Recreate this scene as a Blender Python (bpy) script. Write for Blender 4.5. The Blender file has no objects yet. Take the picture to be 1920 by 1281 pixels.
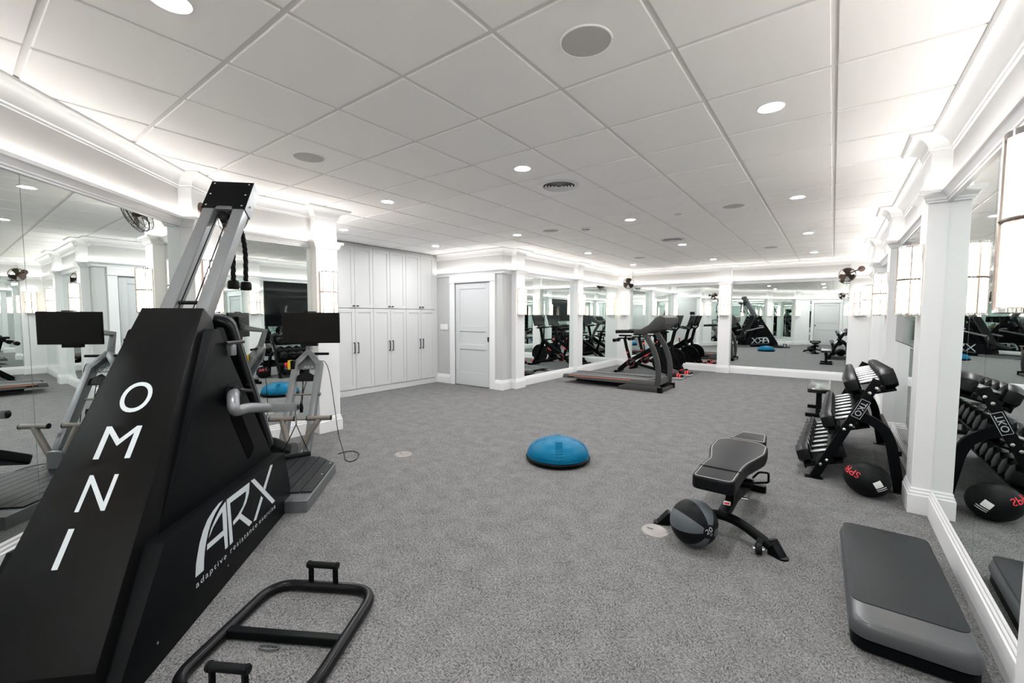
import bpy, bmesh, math, random
from mathutils import Vector, Matrix
random.seed(7)
SC = bpy.context.scene
COL = SC.collection
PI = math.pi
# ------------------------------------------------------------------ camera
H = 2.68                                   # ceiling height
yaw, pitch, roll = -0.639934, -0.0606143, 0.00308395
F_PX = 806.676
cy_, sy_, cp_, sp_ = math.cos(yaw), math.sin(yaw), math.cos(pitch), math.sin(pitch)
fw = Vector((sy_ * cp_, cy_ * cp_, sp_)); rt = Vector((cy_, -sy_, 0)); up = rt.cross(fw)
c_, s_ = math.cos(roll), math.sin(roll)
rt, up = c_ * rt + s_ * up, -s_ * rt + c_ * up
cam_data = bpy.data.cameras.new('camera')
cam_data.sensor_width = 36.0
cam_data.lens = F_PX * 36.0 / 1920.0
cam_data.clip_start = 0.02
cam = bpy.data.objects.new('camera', cam_data)
m = Matrix((rt, up, -fw)).transposed().to_4x4()
m.translation = Vector((0.0419658, -2.1502725, H - 1.2542354))
cam.matrix_world = m
COL.objects.link(cam)
SC.camera = cam
# ------------------------------------------------------------------ world and exposure
world = bpy.data.worlds.new('world'); SC.world = world
world.use_nodes = True
world.node_tree.nodes['Background'].inputs[0].default_value = (0.9, 0.95, 1, 1)
world.node_tree.nodes['Background'].inputs[1].default_value = 0.0
SC.view_settings.view_transform = 'Standard'
SC.view_settings.look = 'None'
SC.view_settings.gamma = 1.0
SC.view_settings.use_curve_mapping = False
SC.view_settings.exposure = 1.62
SC.cycles.use_denoising = True
SC.cycles.max_bounces = 12
SC.cycles.glossy_bounces = 7
SC.cycles.diffuse_bounces = 7
SC.cycles.transmission_bounces = 6
SC.cycles.sample_clamp_indirect = 6.0
SC.cycles.use_adaptive_sampling = True
SC.cycles.adaptive_threshold = 0.03
L_DOWN = 335.0      # recessed downlights
L_COVE = 8.5       # light strip hidden on the ledge
L_SCONCE = 8.0      # opal core of the wall sconces
L_UP = 10.0         # glow disc added in each sconce top to brighten the ceiling
L_ROD = 0.46         # lit glass rods around it

# ------------------------------------------------------------------ materials
MATS = {}
def mat(name, col, rough=0.5, metal=0.0, var=0.06, scale=40.0, bump=0.0, bscale=None, spec=0.5, coat=0.0):
    if name in MATS: return MATS[name]
    m = bpy.data.materials.new(name); m.use_nodes = True
    nt = m.node_tree; b = nt.nodes['Principled BSDF']
    tc = nt.nodes.new('ShaderNodeTexCoord')
    nz = nt.nodes.new('ShaderNodeTexNoise'); nz.inputs['Scale'].default_value = scale; nz.inputs['Detail'].default_value = 3
    nt.links.new(tc.outputs['Object'], nz.inputs['Vector'])
    mx = nt.nodes.new('ShaderNodeMix'); mx.data_type = 'RGBA'
    c = Vector(col)
    mx.inputs[6].default_value = (*(c * (1 - var)), 1); mx.inputs[7].default_value = (*[min(1, x) for x in c * (1 + var)], 1)
    nt.links.new(nz.outputs['Fac'], mx.inputs[0])
    nt.links.new(mx.outputs[2], b.inputs['Base Color'])
    b.inputs['Roughness'].default_value = rough
    b.inputs['Metallic'].default_value = metal
    b.inputs['Specular IOR Level'].default_value = spec
    b.inputs['Coat Weight'].default_value = coat
    if bump:
        n2 = nt.nodes.new('ShaderNodeTexNoise'); n2.inputs['Scale'].default_value = bscale or scale * 4; n2.inputs['Detail'].default_value = 2
        nt.links.new(tc.outputs['Object'], n2.inputs['Vector'])
        bp = nt.nodes.new('ShaderNodeBump'); bp.inputs['Strength'].default_value = bump; bp.inputs['Distance'].default_value = 0.002
        nt.links.new(n2.outputs['Fac'], bp.inputs['Height']); nt.links.new(bp.outputs[0], b.inputs['Normal'])
    MATS[name] = m
    return m
def emit(name, col, strength, var=0.0, scale=30):
    if name in MATS: return MATS[name]
    m = bpy.data.materials.new(name); m.use_nodes = True
    nt = m.node_tree; b = nt.nodes['Principled BSDF']
    b.inputs['Base Color'].default_value = (*[x * 0.8 for x in col], 1)
    b.inputs['Roughness'].default_value = 0.15
    b.inputs['Emission Color'].default_value = (*col, 1)
    b.inputs['Emission Strength'].default_value = strength
    MATS[name] = m
    return m
def carpet_mat():
    m = bpy.data.materials.new('carpet'); m.use_nodes = True
    nt = m.node_tree; b = nt.nodes['Principled BSDF']
    tc = nt.nodes.new('ShaderNodeTexCoord')
    def noise(scale, detail, sx=1, sy=1, rz=0.0):
        mp = nt.nodes.new('ShaderNodeMapping'); mp.inputs['Scale'].default_value = (sx, sy, 1); mp.inputs['Rotation'].default_value = (0, 0, rz)
        nt.links.new(tc.outputs['Object'], mp.inputs[0])
        n = nt.nodes.new('ShaderNodeTexNoise'); n.inputs['Scale'].default_value = scale; n.inputs['Detail'].default_value = detail; n.inputs['Roughness'].default_value = 0.7
        nt.links.new(mp.outputs[0], n.inputs['Vector']); return n.outputs['Fac']
    def math_(op, a, b_, clamp=False):
        n = nt.nodes.new('ShaderNodeMath'); n.operation = op; n.use_clamp = clamp
        for i, v in enumerate((a, b_)):
            if isinstance(v, (int, float)): n.inputs[i].default_value = v
            else: nt.links.new(v, n.inputs[i])
        return n.outputs[0]
    a = noise(60, 4, 1, 2.4, 0.5)
    d = noise(60, 4, 2.4, 1, 0.5)
    big = noise(7, 2)
    sel = noise(10, 1)
    mx = nt.nodes.new('ShaderNodeMix'); mx.data_type = 'FLOAT'
    st = nt.nodes.new('ShaderNodeMapRange'); st.inputs[1].default_value = 0.46; st.inputs[2].default_value = 0.54
    nt.links.new(sel, st.inputs[0]); nt.links.new(st.outputs[0], mx.inputs[0]); nt.links.new(a, mx.inputs[2]); nt.links.new(d, mx.inputs[3])
    fine = noise(210, 2)
    v = math_('ADD', math_('MULTIPLY', mx.outputs[0], 0.62), math_('MULTIPLY', fine, 0.38))
    v = math_('ADD', v, math_('MULTIPLY', math_('SUBTRACT', big, 0.5), 0.10))
    r = nt.nodes.new('ShaderNodeValToRGB')
    r.color_ramp.elements[0].position = 0.38; r.color_ramp.elements[0].color = (0.020, 0.019, 0.0185, 1)
    r.color_ramp.elements[1].position = 0.62; r.color_ramp.elements[1].color = (0.270, 0.267, 0.265, 1)
    nt.links.new(v, r.inputs[0]); nt.links.new(r.outputs[0], b.inputs['Base Color'])
    b.inputs['Roughness'].default_value = 0.95; b.inputs['Specular IOR Level'].default_value = 0.1
    bp = nt.nodes.new('ShaderNodeBump'); bp.inputs['Strength'].default_value = 0.5; bp.inputs['Distance'].default_value = 0.004
    nt.links.new(v, bp.inputs['Height']); nt.links.new(bp.outputs[0], b.inputs['Normal'])
    MATS['carpet'] = m; return m
def mirror_mat():
    m = bpy.data.materials.new('mirror'); m.use_nodes = True
    nt = m.node_tree; b = nt.nodes['Principled BSDF']
    tc = nt.nodes.new('ShaderNodeTexCoord'); n = nt.nodes.new('ShaderNodeTexNoise'); n.inputs['Scale'].default_value = 1.5
    nt.links.new(tc.outputs['Object'], n.inputs['Vector'])
    mx = nt.nodes.new('ShaderNodeMix'); mx.data_type = 'RGBA'
    mx.inputs[6].default_value = (0.81, 0.87, 0.85, 1); mx.inputs[7].default_value = (0.83, 0.885, 0.865, 1)
    nt.links.new(n.outputs['Fac'], mx.inputs[0]); nt.links.new(mx.outputs[2], b.inputs['Base Color'])
    b.inputs['Metallic'].default_value = 1.0; b.inputs['Roughness'].default_value = 0.0
    MATS['mirror'] = m; return m
CARPET = carpet_mat(); MIRROR = mirror_mat()
WHITE = mat('white_trim', (0.70, 0.70, 0.70), 0.35, var=0.01)
GREYP = mat('grey_paint', (0.45, 0.455, 0.447), 0.6, var=0.02)
FRIEZE = mat('frieze_paint', (0.52, 0.51, 0.497), 0.6, var=0.02)
TILE = mat('ceiling_tile', (0.92, 0.905, 0.89), 0.9, var=0.015, scale=300, bump=0.15)
GRID = mat('ceiling_grid', (0.74, 0.725, 0.71), 0.6, var=0.01)
CABW = mat('cabinet_white', (0.54, 0.545, 0.54), 0.4, var=0.01)
DOORW = mat('door_white', (0.50, 0.51, 0.515), 0.4, var=0.01)
BLACK = mat('black_powder', (0.0025, 0.003, 0.0035), 0.42, var=0.2, scale=200, bump=0.08, spec=0.08)
SATIN = mat('black_satin', (0.004, 0.004, 0.005), 0.28, var=0.1, spec=0.16)
RUBBER = mat('black_rubber', (0.004, 0.0045, 0.005), 0.5, var=0.15, scale=150, bump=0.1, spec=0.14)
RAMPB = mat('ramp_black', (0.004, 0.004, 0.004), 0.28, var=0.2, scale=400, bump=0.2, bscale=900, spec=0.09)
LEATHER = mat('black_vinyl', (0.004, 0.0045, 0.0052), 0.40, var=0.1, scale=120, bump=0.15, bscale=600, spec=0.12)
STITCH = mat('grey_stitch', (0.38, 0.36, 0.34), 0.7)
STEEL = mat('silver_paint', (0.185, 0.191, 0.198), 0.38, metal=0.45, var=0.05)
STEELD = mat('grey_steel', (0.15, 0.155, 0.16), 0.4, metal=0.5, var=0.06)
CHROME = mat('chrome', (0.78, 0.76, 0.74), 0.08, metal=1.0, var=0.02)
SFRAME = mat('sconce_frame', (0.42, 0.37, 0.34), 0.2, metal=1.0, var=0.03)
DBGRIP = mat('brushed_chrome', (0.33, 0.335, 0.345), 0.25, metal=1.0, var=0.05, scale=300, bump=0.2)
BRONZE = mat('bronze', (0.055, 0.035, 0.025), 0.4, metal=0.6, var=0.1)
BRONZEL = mat('bronze_plate', (0.11, 0.075, 0.062), 0.45, metal=0.5, var=0.1)
PRINTW = mat('white_print', (0.50, 0.54, 0.56), 0.5, var=0.02)
REDP = mat('red_print', (0.65, 0.015, 0.03), 0.5, var=0.03)
RED = mat('red_plastic', (0.72, 0.03, 0.03), 0.35, var=0.03)
YELLOW = mat('yellow_plastic', (0.85, 0.55, 0.02), 0.4, var=0.03)
BLUE = mat('blue_rubber', (0.0008, 0.115, 0.225), 0.4, var=0.06, scale=20, bump=0.1, bscale=300, spec=0.1)
GREYBALL = mat('grey_rubber', (0.075, 0.088, 0.096), 0.55, var=0.08, scale=60, bump=0.15, bscale=500)
STEPTOP = mat('step_mat', (0.008, 0.011, 0.0125), 0.5, var=0.1, scale=90, bump=0.25, bscale=700, spec=0.24)
STEPGREY = mat('step_grey', (0.055, 0.058, 0.062), 0.35, var=0.06, scale=25)
TREADG = mat('tread_grey', (0.033, 0.0325, 0.032), 0.45, var=0.08)
TREADL = mat('tread_silver', (0.095, 0.093, 0.091), 0.4, metal=0.3, var=0.08)
ORANGE = mat('orange_stripe', (0.75, 0.17, 0.07), 0.5, var=0.02)
BRASS = mat('floor_plate', (0.24, 0.22, 0.205), 0.4, metal=0.4, var=0.05)
SPKR = mat('speaker_grille', (0.50, 0.49, 0.475), 0.8, var=0.05, scale=400)
WARMGRIP = mat('grip_taupe', (0.19, 0.165, 0.145), 0.5, metal=0.2, var=0.06)
MATBLK = mat('floor_mat', (0.07, 0.072, 0.075), 0.85, var=0.1, scale=150)
SCREEN = mat('screen_black', (0.004, 0.004, 0.005), 0.04, var=0.05, spec=0.3)
SCREENM = mat('screen_matte', (0.010, 0.009, 0.0085), 0.35, var=0.05, spec=0.12)
PINKW = mat('off_white', (0.7, 0.7, 0.69), 0.5)
DOWN = emit('downlight_lens', (0.985, 0.99, 1.0), L_DOWN)
COVE = emit('light_strip', (1.0, 0.97, 0.935), L_COVE)
CORE = emit('sconce_core', (1.0, 0.955, 0.90), L_SCONCE)
ADDED_UP = emit('sconce_added_glow', (1.0, 0.95, 0.89), L_UP)
ROD = emit('sconce_rod', (1.0, 0.83, 0.70), L_ROD)

# ------------------------------------------------------------------ mesh helpers
class G:
    def __init__(s): s.v = []; s.f = []
    def add(s, v, f, M=None):
        o = len(s.v)
        s.v += [(M @ Vector(p)) if M else Vector(p) for p in v]
        s.f += [tuple(i + o for i in q) for q in f]
        return s
    def box(s, x0, x1, y0, y1, z0, z1, M=None):
        v = [(x0, y0, z0), (x1, y0, z0), (x1, y1, z0), (x0, y1, z0), (x0, y0, z1), (x1, y0, z1), (x1, y1, z1), (x0, y1, z1)]
        return s.add(v, [(0, 3, 2, 1), (4, 5, 6, 7), (0, 1, 5, 4), (1, 2, 6, 5), (2, 3, 7, 6), (3, 0, 4, 7)], M)
    def prism(s, poly, d0, d1, axis='z', M=None):
        # poly: 2D points; axis = extrusion axis. 'z': (x,y); 'y': (x,z); 'x': (y,z)
        def P(p, d): return {'z': (p[0], p[1], d), 'y': (p[0], d, p[1]), 'x': (d, p[0], p[1])}[axis]
        n = len(poly)
        v = [P(p, d0) for p in poly] + [P(p, d1) for p in poly]
        f = [tuple(range(n))[::-1], tuple(range(n, 2 * n))] + [(i, (i + 1) % n, n + (i + 1) % n, n + i) for i in range(n)]
        return s.add(v, f, M)
    def tube(s, pts, r, n=10, closed=False, section=None, upv=(0, 0, 1), cap=True):
        pts = [Vector(p) for p in pts]; N = len(pts)
        if section is None:
            sec = [(math.cos(2 * PI * k / n), math.sin(2 * PI * k / n)) for k in range(n)]
        else: sec = section
        n = len(sec)
        tang = []
        for i in range(N):
            if closed: t = (pts[(i + 1) % N] - pts[i - 1])
            else: t = pts[min(i + 1, N - 1)] - pts[max(i - 1, 0)]
            tang.append(t.normalized())
        u = Vector(upv)
        if abs(u.dot(tang[0])) > 0.98: u = Vector((1, 0, 0))
        u = (u - tang[0] * u.dot(tang[0])).normalized()
        rings = []
        for i in range(N):
            t = tang[i]
            u = (u - t * u.dot(t)).normalized(); w = t.cross(u)
            ri = r[i] if isinstance(r, (list, tuple)) else r
            k = 1.0
            if section is not None and 0 < i < N - 1:
                a = (pts[i] - pts[i - 1]).normalized(); k = 1 / max(0.4, math.sqrt((1 + a.dot((pts[i + 1] - pts[i]).normalized())) / 2))
            rings.append([pts[i] + w * (p[0] * ri) + u * (p[1] * ri) for p in sec])
        v = [p for R_ in rings for p in R_]
        f = []
        M_ = N if closed else N - 1
        for i in range(M_):
            j = (i + 1) % N
            for k in range(n):
                f.append((i * n + k, i * n + (k + 1) % n, j * n + (k + 1) % n, j * n + k))
        if not closed and cap:
            f.append(tuple(range(n))[::-1]); f.append(tuple((N - 1) * n + k for k in range(n)))
        return s.add(v, f)
    def rect(s, p0, p1, w, h, upv=(0, 0, 1)):
        return s.tube([p0, p1], 1.0, section=[(-w / 2, -h / 2), (w / 2, -h / 2), (w / 2, h / 2), (-w / 2, h / 2)], upv=upv)
    def lathe(s, prof, n=24, M=None, ang=2 * PI, start=0.0):
        full = abs(ang - 2 * PI) < 1e-6
        k = n if full else n + 1
        v = []; f = []
        for i in range(k):
            a = start + ang * i / n
            for r, z in prof: v.append((r * math.cos(a), r * math.sin(a), z))
        p = len(prof)
        for i in range(n):
            j = (i + 1) % k
            for q in range(p - 1):
                f.append((i * p + q, j * p + q, j * p + q + 1, i * p + q + 1))
        return s.add(v, f, M)
    def cyl(s, p0, p1, r, n=16):
        return s.tube([p0, p1], r, n)
    def build(s, name, material, parent=None, smooth=None, bevel=None, weld=True):
        me = bpy.data.meshes.new(name)
        bm = bmesh.new()
        bv = [bm.verts.new(p) for p in s.v]
        for q in s.f:
            if len(set(q)) < 3: continue
            try: bm.faces.new([bv[i] for i in q])
            except ValueError: pass
        if weld: bmesh.ops.remove_doubles(bm, verts=bm.verts, dist=1e-5)
        bmesh.ops.recalc_face_normals(bm, faces=bm.faces)
        if bevel:
            w, sg = bevel
            ed = [e for e in bm.edges if len(e.link_faces) == 2 and e.calc_face_angle(0) > math.radians(28)]
            bmesh.ops.bevel(bm, geom=ed, offset=w, segments=sg, profile=0.6, affect='EDGES', clamp_overlap=True)
        bm.to_mesh(me); bm.free()
        if smooth is not None:
            me.shade_smooth(); me.set_sharp_from_angle(angle=math.radians(smooth))
        return link(name, me, material, parent)
def link(name, me, material, parent=None):
    if material is not None and not me.materials: me.materials.append(material)
    o = bpy.data.objects.new(name, me); COL.objects.link(o)
    if parent: o.parent = parent
    return o
def tag(o, label, cat, group=None):
    o['label'] = label; o['category'] = cat
    if group: o['group'] = group
    return o
def thing(name, label, cat, loc=(0, 0, 0), rz=0.0, group=None):
    o = bpy.data.objects.new(name, None); COL.objects.link(o)
    o.empty_display_size = 0.1
    o.location = loc; o.rotation_euler = (0, 0, rz)
    return tag(o, label, cat, group)
def struct(o): o['kind'] = 'structure'; return o
def copy_thing(src, label, loc=None, rz=None, group=None):
    r = src.copy(); COL.objects.link(r)
    r['label'] = label
    if loc is not None: r.location = loc
    if rz is not None: r.rotation_euler = (0, 0, rz)
    if group: r['group'] = group
    for ch in list(src.children):
        c = ch.copy(); COL.objects.link(c); c.parent = r
        for g in list(ch.children):
            d = g.copy(); COL.objects.link(d); d.parent = c
    return r
def fillet(pts, r, n=5, closed=False):
    pts = [Vector(p) for p in pts]; out = []; N = len(pts)
    for i, p in enumerate(pts):
        if not closed and i in (0, N - 1): out.append(p); continue
        a = pts[i - 1] - p; b = pts[(i + 1) % N] - p
        rr = min(r, a.length * 0.49, b.length * 0.49)
        A = p + a.normalized() * rr; B = p + b.normalized() * rr
        for k in range(n + 1):
            t = k / n
            out.append(A * (1 - t) ** 2 + p * 2 * t * (1 - t) + B * t ** 2)
    return out
def rrect(w, h, r, n=5):
    pts = []
    for cx, cy, a0 in ((w / 2 - r, h / 2 - r, 0), (-w / 2 + r, h / 2 - r, 90), (-w / 2 + r, -h / 2 + r, 180), (w / 2 - r, -h / 2 + r, 270)):
        for k in range(n + 1):
            a = math.radians(a0 + 90 * k / n); pts.append((cx + r * math.cos(a), cy + r * math.sin(a)))
    return pts
def text_mesh(txt, size=1.0, spacing=1.0, sx=1.0):
    cu = bpy.data.curves.new('lettering', 'FONT'); cu.body = txt; cu.size = size; cu.space_character = spacing; cu.resolution_u = 6
    o = bpy.data.objects.new('lettering', cu); COL.objects.link(o)
    dg = bpy.context.evaluated_depsgraph_get()
    me = bpy.data.meshes.new_from_object(o.evaluated_get(dg))
    bpy.data.objects.remove(o); bpy.data.curves.remove(cu)
    me.materials.clear()
    xs = [v.co.x for v in me.vertices]; ys = [v.co.y for v in me.vertices]
    x0, x1, y0, y1 = min(xs), max(xs), min(ys), max(ys)
    for v in me.vertices: v.co.x -= (x0 + x1) / 2; v.co.y -= (y0 + y1) / 2
    return me, x1 - x0, y1 - y0
def fit_text(name, txt, w, h, material, parent, M, spacing=1.0, fn=None, cut=0):
    me, tw, th = text_mesh(txt, 1.0, spacing)
    if cut:
        bm = bmesh.new(); bm.from_mesh(me); bmesh.ops.triangulate(bm, faces=bm.faces); bmesh.ops.subdivide_edges(bm, edges=bm.edges, cuts=cut, use_grid_fill=True); bm.to_mesh(me); bm.free()
    for v in me.vertices:
        p = Vector((v.co.x * w / tw, v.co.y * h / th, 0))
        v.co = fn(p) if fn else M @ p
    me.name = name
    return link(name, me, material, parent)
def frame(o, x, y):           # matrix with origin o, x right, y up, z = x cross y
    x = Vector(x).normalized(); y = Vector(y).normalized(); z = x.cross(y)
    M = Matrix((x, y, z)).transposed().to_4x4(); M.translation = Vector(o); return M

# ------------------------------------------------------------------ room plan (interior on the left of the path)
XR, XL, YF, YB, YD, XA, YA = 0.655, -4.95, 9.77, -4.6, 4.25, -6.72, 0.83
PD = 0.108                                  # pilaster depth
S45 = -5.50                                 # x + y of the diagonal mirror wall
q2 = math.sqrt(0.5)
def d45(a, off=0.0):                        # point on the diagonal wall: a along (-1,1), off into the room
    b = S45 * q2 + off
    return ((-a + b) * q2, (a + b) * q2)
right_p = [(-2.9, -2.62), (-0.44, -0.16), (2.05, 2.33), (4.50, 4.78), (6.96, 7.24)]
far_p = [(-2.28, -2.0)]
left_p = [(4.54, 4.83), (7.02, 7.30)]
diag_p = [(-0.16, -0.44), (-1.70, -1.98)]
A_C0 = (-4.95, S45 + PD / q2 + 4.95)         # where the diagonal corner pilaster meets the left wall
aC = 2.779                                   # its other edge along the diagonal wall
path = []                                    # (x, y, wall)
def P_(x, y, w): path.append((x, y, w))
P_(XR, YB, 'right')
for a, b in right_p:
    P_(XR, a, 'right'); P_(XR - PD, a, 'right'); P_(XR - PD, b, 'right'); P_(XR, b, 'right')
P_(XR, YF - PD, 'far'); P_(0.31, YF - PD, 'far'); P_(0.31, YF, 'far')
for a, b in far_p:
    P_(b, YF, 'far'); P_(b, YF - PD, 'far'); P_(a, YF - PD, 'far'); P_(a, YF, 'far')
P_(-4.58, YF, 'far'); P_(-4.58, YF - PD, 'far'); P_(XL, YF - PD, 'left')
for a, b in left_p[::-1]:
    P_(XL, b, 'left'); P_(XL + PD, b, 'left'); P_(XL + PD, a, 'left'); P_(XL, a, 'left')
P_(XL, YD, 'alcove'); P_(XA, YD, 'cabinet'); P_(XA, YA, 'return'); P_(XL + PD, YA, 'near'); P_(XL + PD, 0.56, 'near'); P_(XL, 0.56, 'near')
P_(A_C0[0], A_C0[1], 'diagonal')
x, y = d45(aC, PD); P_(x, y, 'diagonal'); x, y = d45(aC); P_(x, y, 'diagonal')
for a, b in diag_p:
    for aa, off in ((a, 0), (a, PD), (b, PD), (b, 0)):
        x, y = d45(aa, off); P_(x, y, 'diagonal')
P_(S45 - YB, YB, 'rear')
NP = len(path)
def offset_pts(off):
    out = []
    for i in range(NP):
        p0 = Vector(path[i - 1][:2]); p = Vector(path[i][:2]); p1 = Vector(path[(i + 1) % NP][:2])
        d0 = (p - p0).normalized(); d1 = (p1 - p).normalized()
        n0 = Vector((-d0.y, d0.x)); n1 = Vector((-d1.y, d1.x))
        k = 1 + n0.dot(n1)
        out.append(p + (n0 + n1) * (off / max(k, 0.3)))
    return out
def seglist(wall): return [i for i in range(NP) if path[i][2] == wall]
def sweep(profile, segs, closed_profile=True):
    rows = {}
    for i, (off, z) in enumerate(profile): rows[i] = [(p.x, p.y, z) for p in offset_pts(off)]
    g = G(); n = len(profile)
    for i in segs:
        j = (i + 1) % NP
        v = [rows[k][i] for k in range(n)] + [rows[k][j] for k in range(n)]
        f = [(k, (k + 1) % n, n + (k + 1) % n, n + k) for k in range(n if closed_profile else n - 1)]
        f += [tuple(range(n))[::-1], tuple(range(n, 2 * n))]
        g.add(v, f)
    return g
walls = ['right', 'far', 'left', 'alcove', 'cabinet', 'return', 'near', 'diagonal', 'rear']
Z_BASE, Z_LB, Z_LT, Z_CB = 0.19, 2.22, 2.30, 2.565
LOWER = {}
for w in walls:
    grey = w in ('alcove', 'return', 'cabinet')
    sg = seglist(w)
    if w == 'cabinet':
        LOWER[w] = struct(G().box(-7.2, -7.08, YA - 0.1, YD + 0.1, 0, H).build('wall_cabinet', GREYP)); continue
    # lower wall band, its inner face just behind the mirror glass
    low = sweep([(-0.008, 0.0), (-0.008, Z_LB + 0.02), (-0.12, Z_LB + 0.02), (-0.12, 0.0)], sg)
    if w in ('alcove', 'rear'):                # leave the door openings free
        low = G(); zt = Z_LB + 0.02
        (x0, x1), (a, b), y0, y1 = ((XA, XL), (-6.19, -5.25), YD + 0.008, YD + 0.12) if w == 'alcove' else ((S45 - YB - 0.1, XR + 0.1), (-0.72, 0.30), YB - 0.12, YB - 0.008)
        low.box(x0, a, y0, y1, 0, zt); low.box(b, x1, y0, y1, 0, zt); low.box(a, b, y0, y1, 2.085, zt); low.box(a - 0.1, b + 0.1, y1 if w == 'alcove' else y0 - 0.02, y1 + 0.02 if w == 'alcove' else y0, 0, zt)
    o = struct(low.build('wall_' + w, GREYP if grey else WHITE)); LOWER[w] = o
    fr = sweep([(-0.004, Z_LB + 0.02), (-0.004, H + 0.05), (-0.12, H + 0.05), (-0.12, Z_LB + 0.02)], sg)
    fr.build('frieze', FRIEZE, o)
# short grey return beside the door on the left wall: its segment runs from the first pilaster to the corner
# floor and ceiling
g = G(); g.box(-7.1, 1.0, -5.0, 10.2, -0.12, 0.0)
floor = struct(g.build('floor', CARPET))
g = G(); g.box(-7.1, 1.0, -5.0, 10.2, H + 0.009, H + 0.12)
ceiling = struct(g.build('ceiling', GRID))
# ---- pilasters: board faces standing proud of the walls
def pil(pts, parent):
    g = G(); g.prism(pts, 0.0, H, 'z'); return g.build('pilaster', WHITE, parent, bevel=(0.003, 1))
for a, b in right_p: pil([(XR - PD, a), (XR + 0.02, a), (XR + 0.02, b), (XR - PD, b)], LOWER['right'])
pil([(0.31, YF - PD), (XR + .005, YF - PD), (XR + .005, YF + 0.02), (0.31, YF + 0.02)], LOWER['far'])
for a, b in far_p: pil([(a, YF - PD), (b, YF - PD), (b, YF + 0.02), (a, YF + 0.02)], LOWER['far'])
pil([(XL - .005, YF - PD), (-4.58, YF - PD), (-4.58, YF + 0.02), (XL - .005, YF + 0.02)], LOWER['far'])
for a, b in left_p: pil([(XL - 0.02, a), (XL + PD, a), (XL + PD, b), (XL - 0.02, b)], LOWER['left'])
pil([(XL - 0.02, 0.56), (XL + PD, 0.56), (XL + PD, YA), (XL - 0.02, YA)], LOWER['near'])
pil([A_C0, (A_C0[0] - 0.02, A_C0[1] - 0.15), d45(aC, -0.02), d45(aC, PD)], LOWER['diagonal'])
for a, b in diag_p: pil([d45(a, -0.02), d45(a, PD), d45(b, PD), d45(b, -0.02)], LOWER['diagonal'])
# ---- skirting, ledge with light strip, cove crown
def is_cab(w): return w == 'cabinet'
base_prof = [(-0.004, 0.0), (0.018, 0.0), (0.018, 0.135), (0.012, 0.142), (0.012, 0.156), (0.006, 0.166), (0.006, 0.178), (0.0, 0.19), (-0.004, 0.19)]
DOOR = (-6.19, -5.25)                       # door opening on the alcove wall
RD = (-0.72, 0.30)                          # opening on the rear wall
n_trim = 0
for w in walls:
    if is_cab(w): continue
    sg = seglist(w)
    g = sweep(base_prof, sg)
    if w == 'alcove':
        g = G()
        for x0, x1 in ((-4.95 + 0.03, -5.12), (-6.33, XA + 0.0)):
            v = [(x0, YD - o_, z) for o_, z in base_prof] + [(x1, YD - o_, z) for o_, z in base_prof]; n = len(base_prof)
            g.add(v, [(k, (k + 1) % n, n + (k + 1) % n, n + k) for k in range(n)] + [tuple(range(n)), tuple(range(n, 2 * n))])
    if w == 'rear':
        g = G()
        for x0, x1 in ((S45 - YB, RD[0] - 0.1), (RD[1] + 0.1, XR)):
            v = [(x0, YB + o_, z) for o_, z in base_prof] + [(x1, YB + o_, z) for o_, z in base_prof]; n = len(base_prof)
            g.add(v, [(k, (k + 1) % n, n + (k + 1) % n, n + k) for k in range(n)] + [tuple(range(n)), tuple(range(n, 2 * n))])
    struct(g.build('baseboard_' + w, WHITE, smooth=20))
ledge = [(-0.004, 2.215), (0.014, 2.215), (0.014, 2.228), (0.022, 2.232), (0.022, 2.243), (0.034, 2.262), (0.046, 2.272), (0.056, 2.276), (0.056, 2.300), (0.048, 2.300), (0.046, 2.284), (-0.004, 2.284)]
strip = [(0.016, 2.2845), (0.028, 2.2845), (0.028, 2.297), (0.016, 2.297)]
crown = [(-0.004, 2.560), (0.010, 2.560), (0.010, 2.575), (0.018, 2.580)] + [(0.018 + 0.092 * (1 - math.cos(t)), 2.580 + 0.078 * math.sin(t)) for t in [k * PI / 2 / 8 for k in range(1, 9)]] + [(0.116, 2.660), (0.125, 2.668), (0.125, H + 0.004), (-0.004, H + 0.004)]
for w in walls:
    if is_cab(w): continue
    sg = seglist(w)
    n_trim += 1
    lo = struct(sweep(ledge, sg).build('trim_%d' % n_trim, WHITE, smooth=25))
    sweep(strip, sg).build('light_strip', COVE, lo)
    n_trim += 1
    struct(sweep(crown, sg).build('trim_%d' % n_trim, WHITE, smooth=25))
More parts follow.
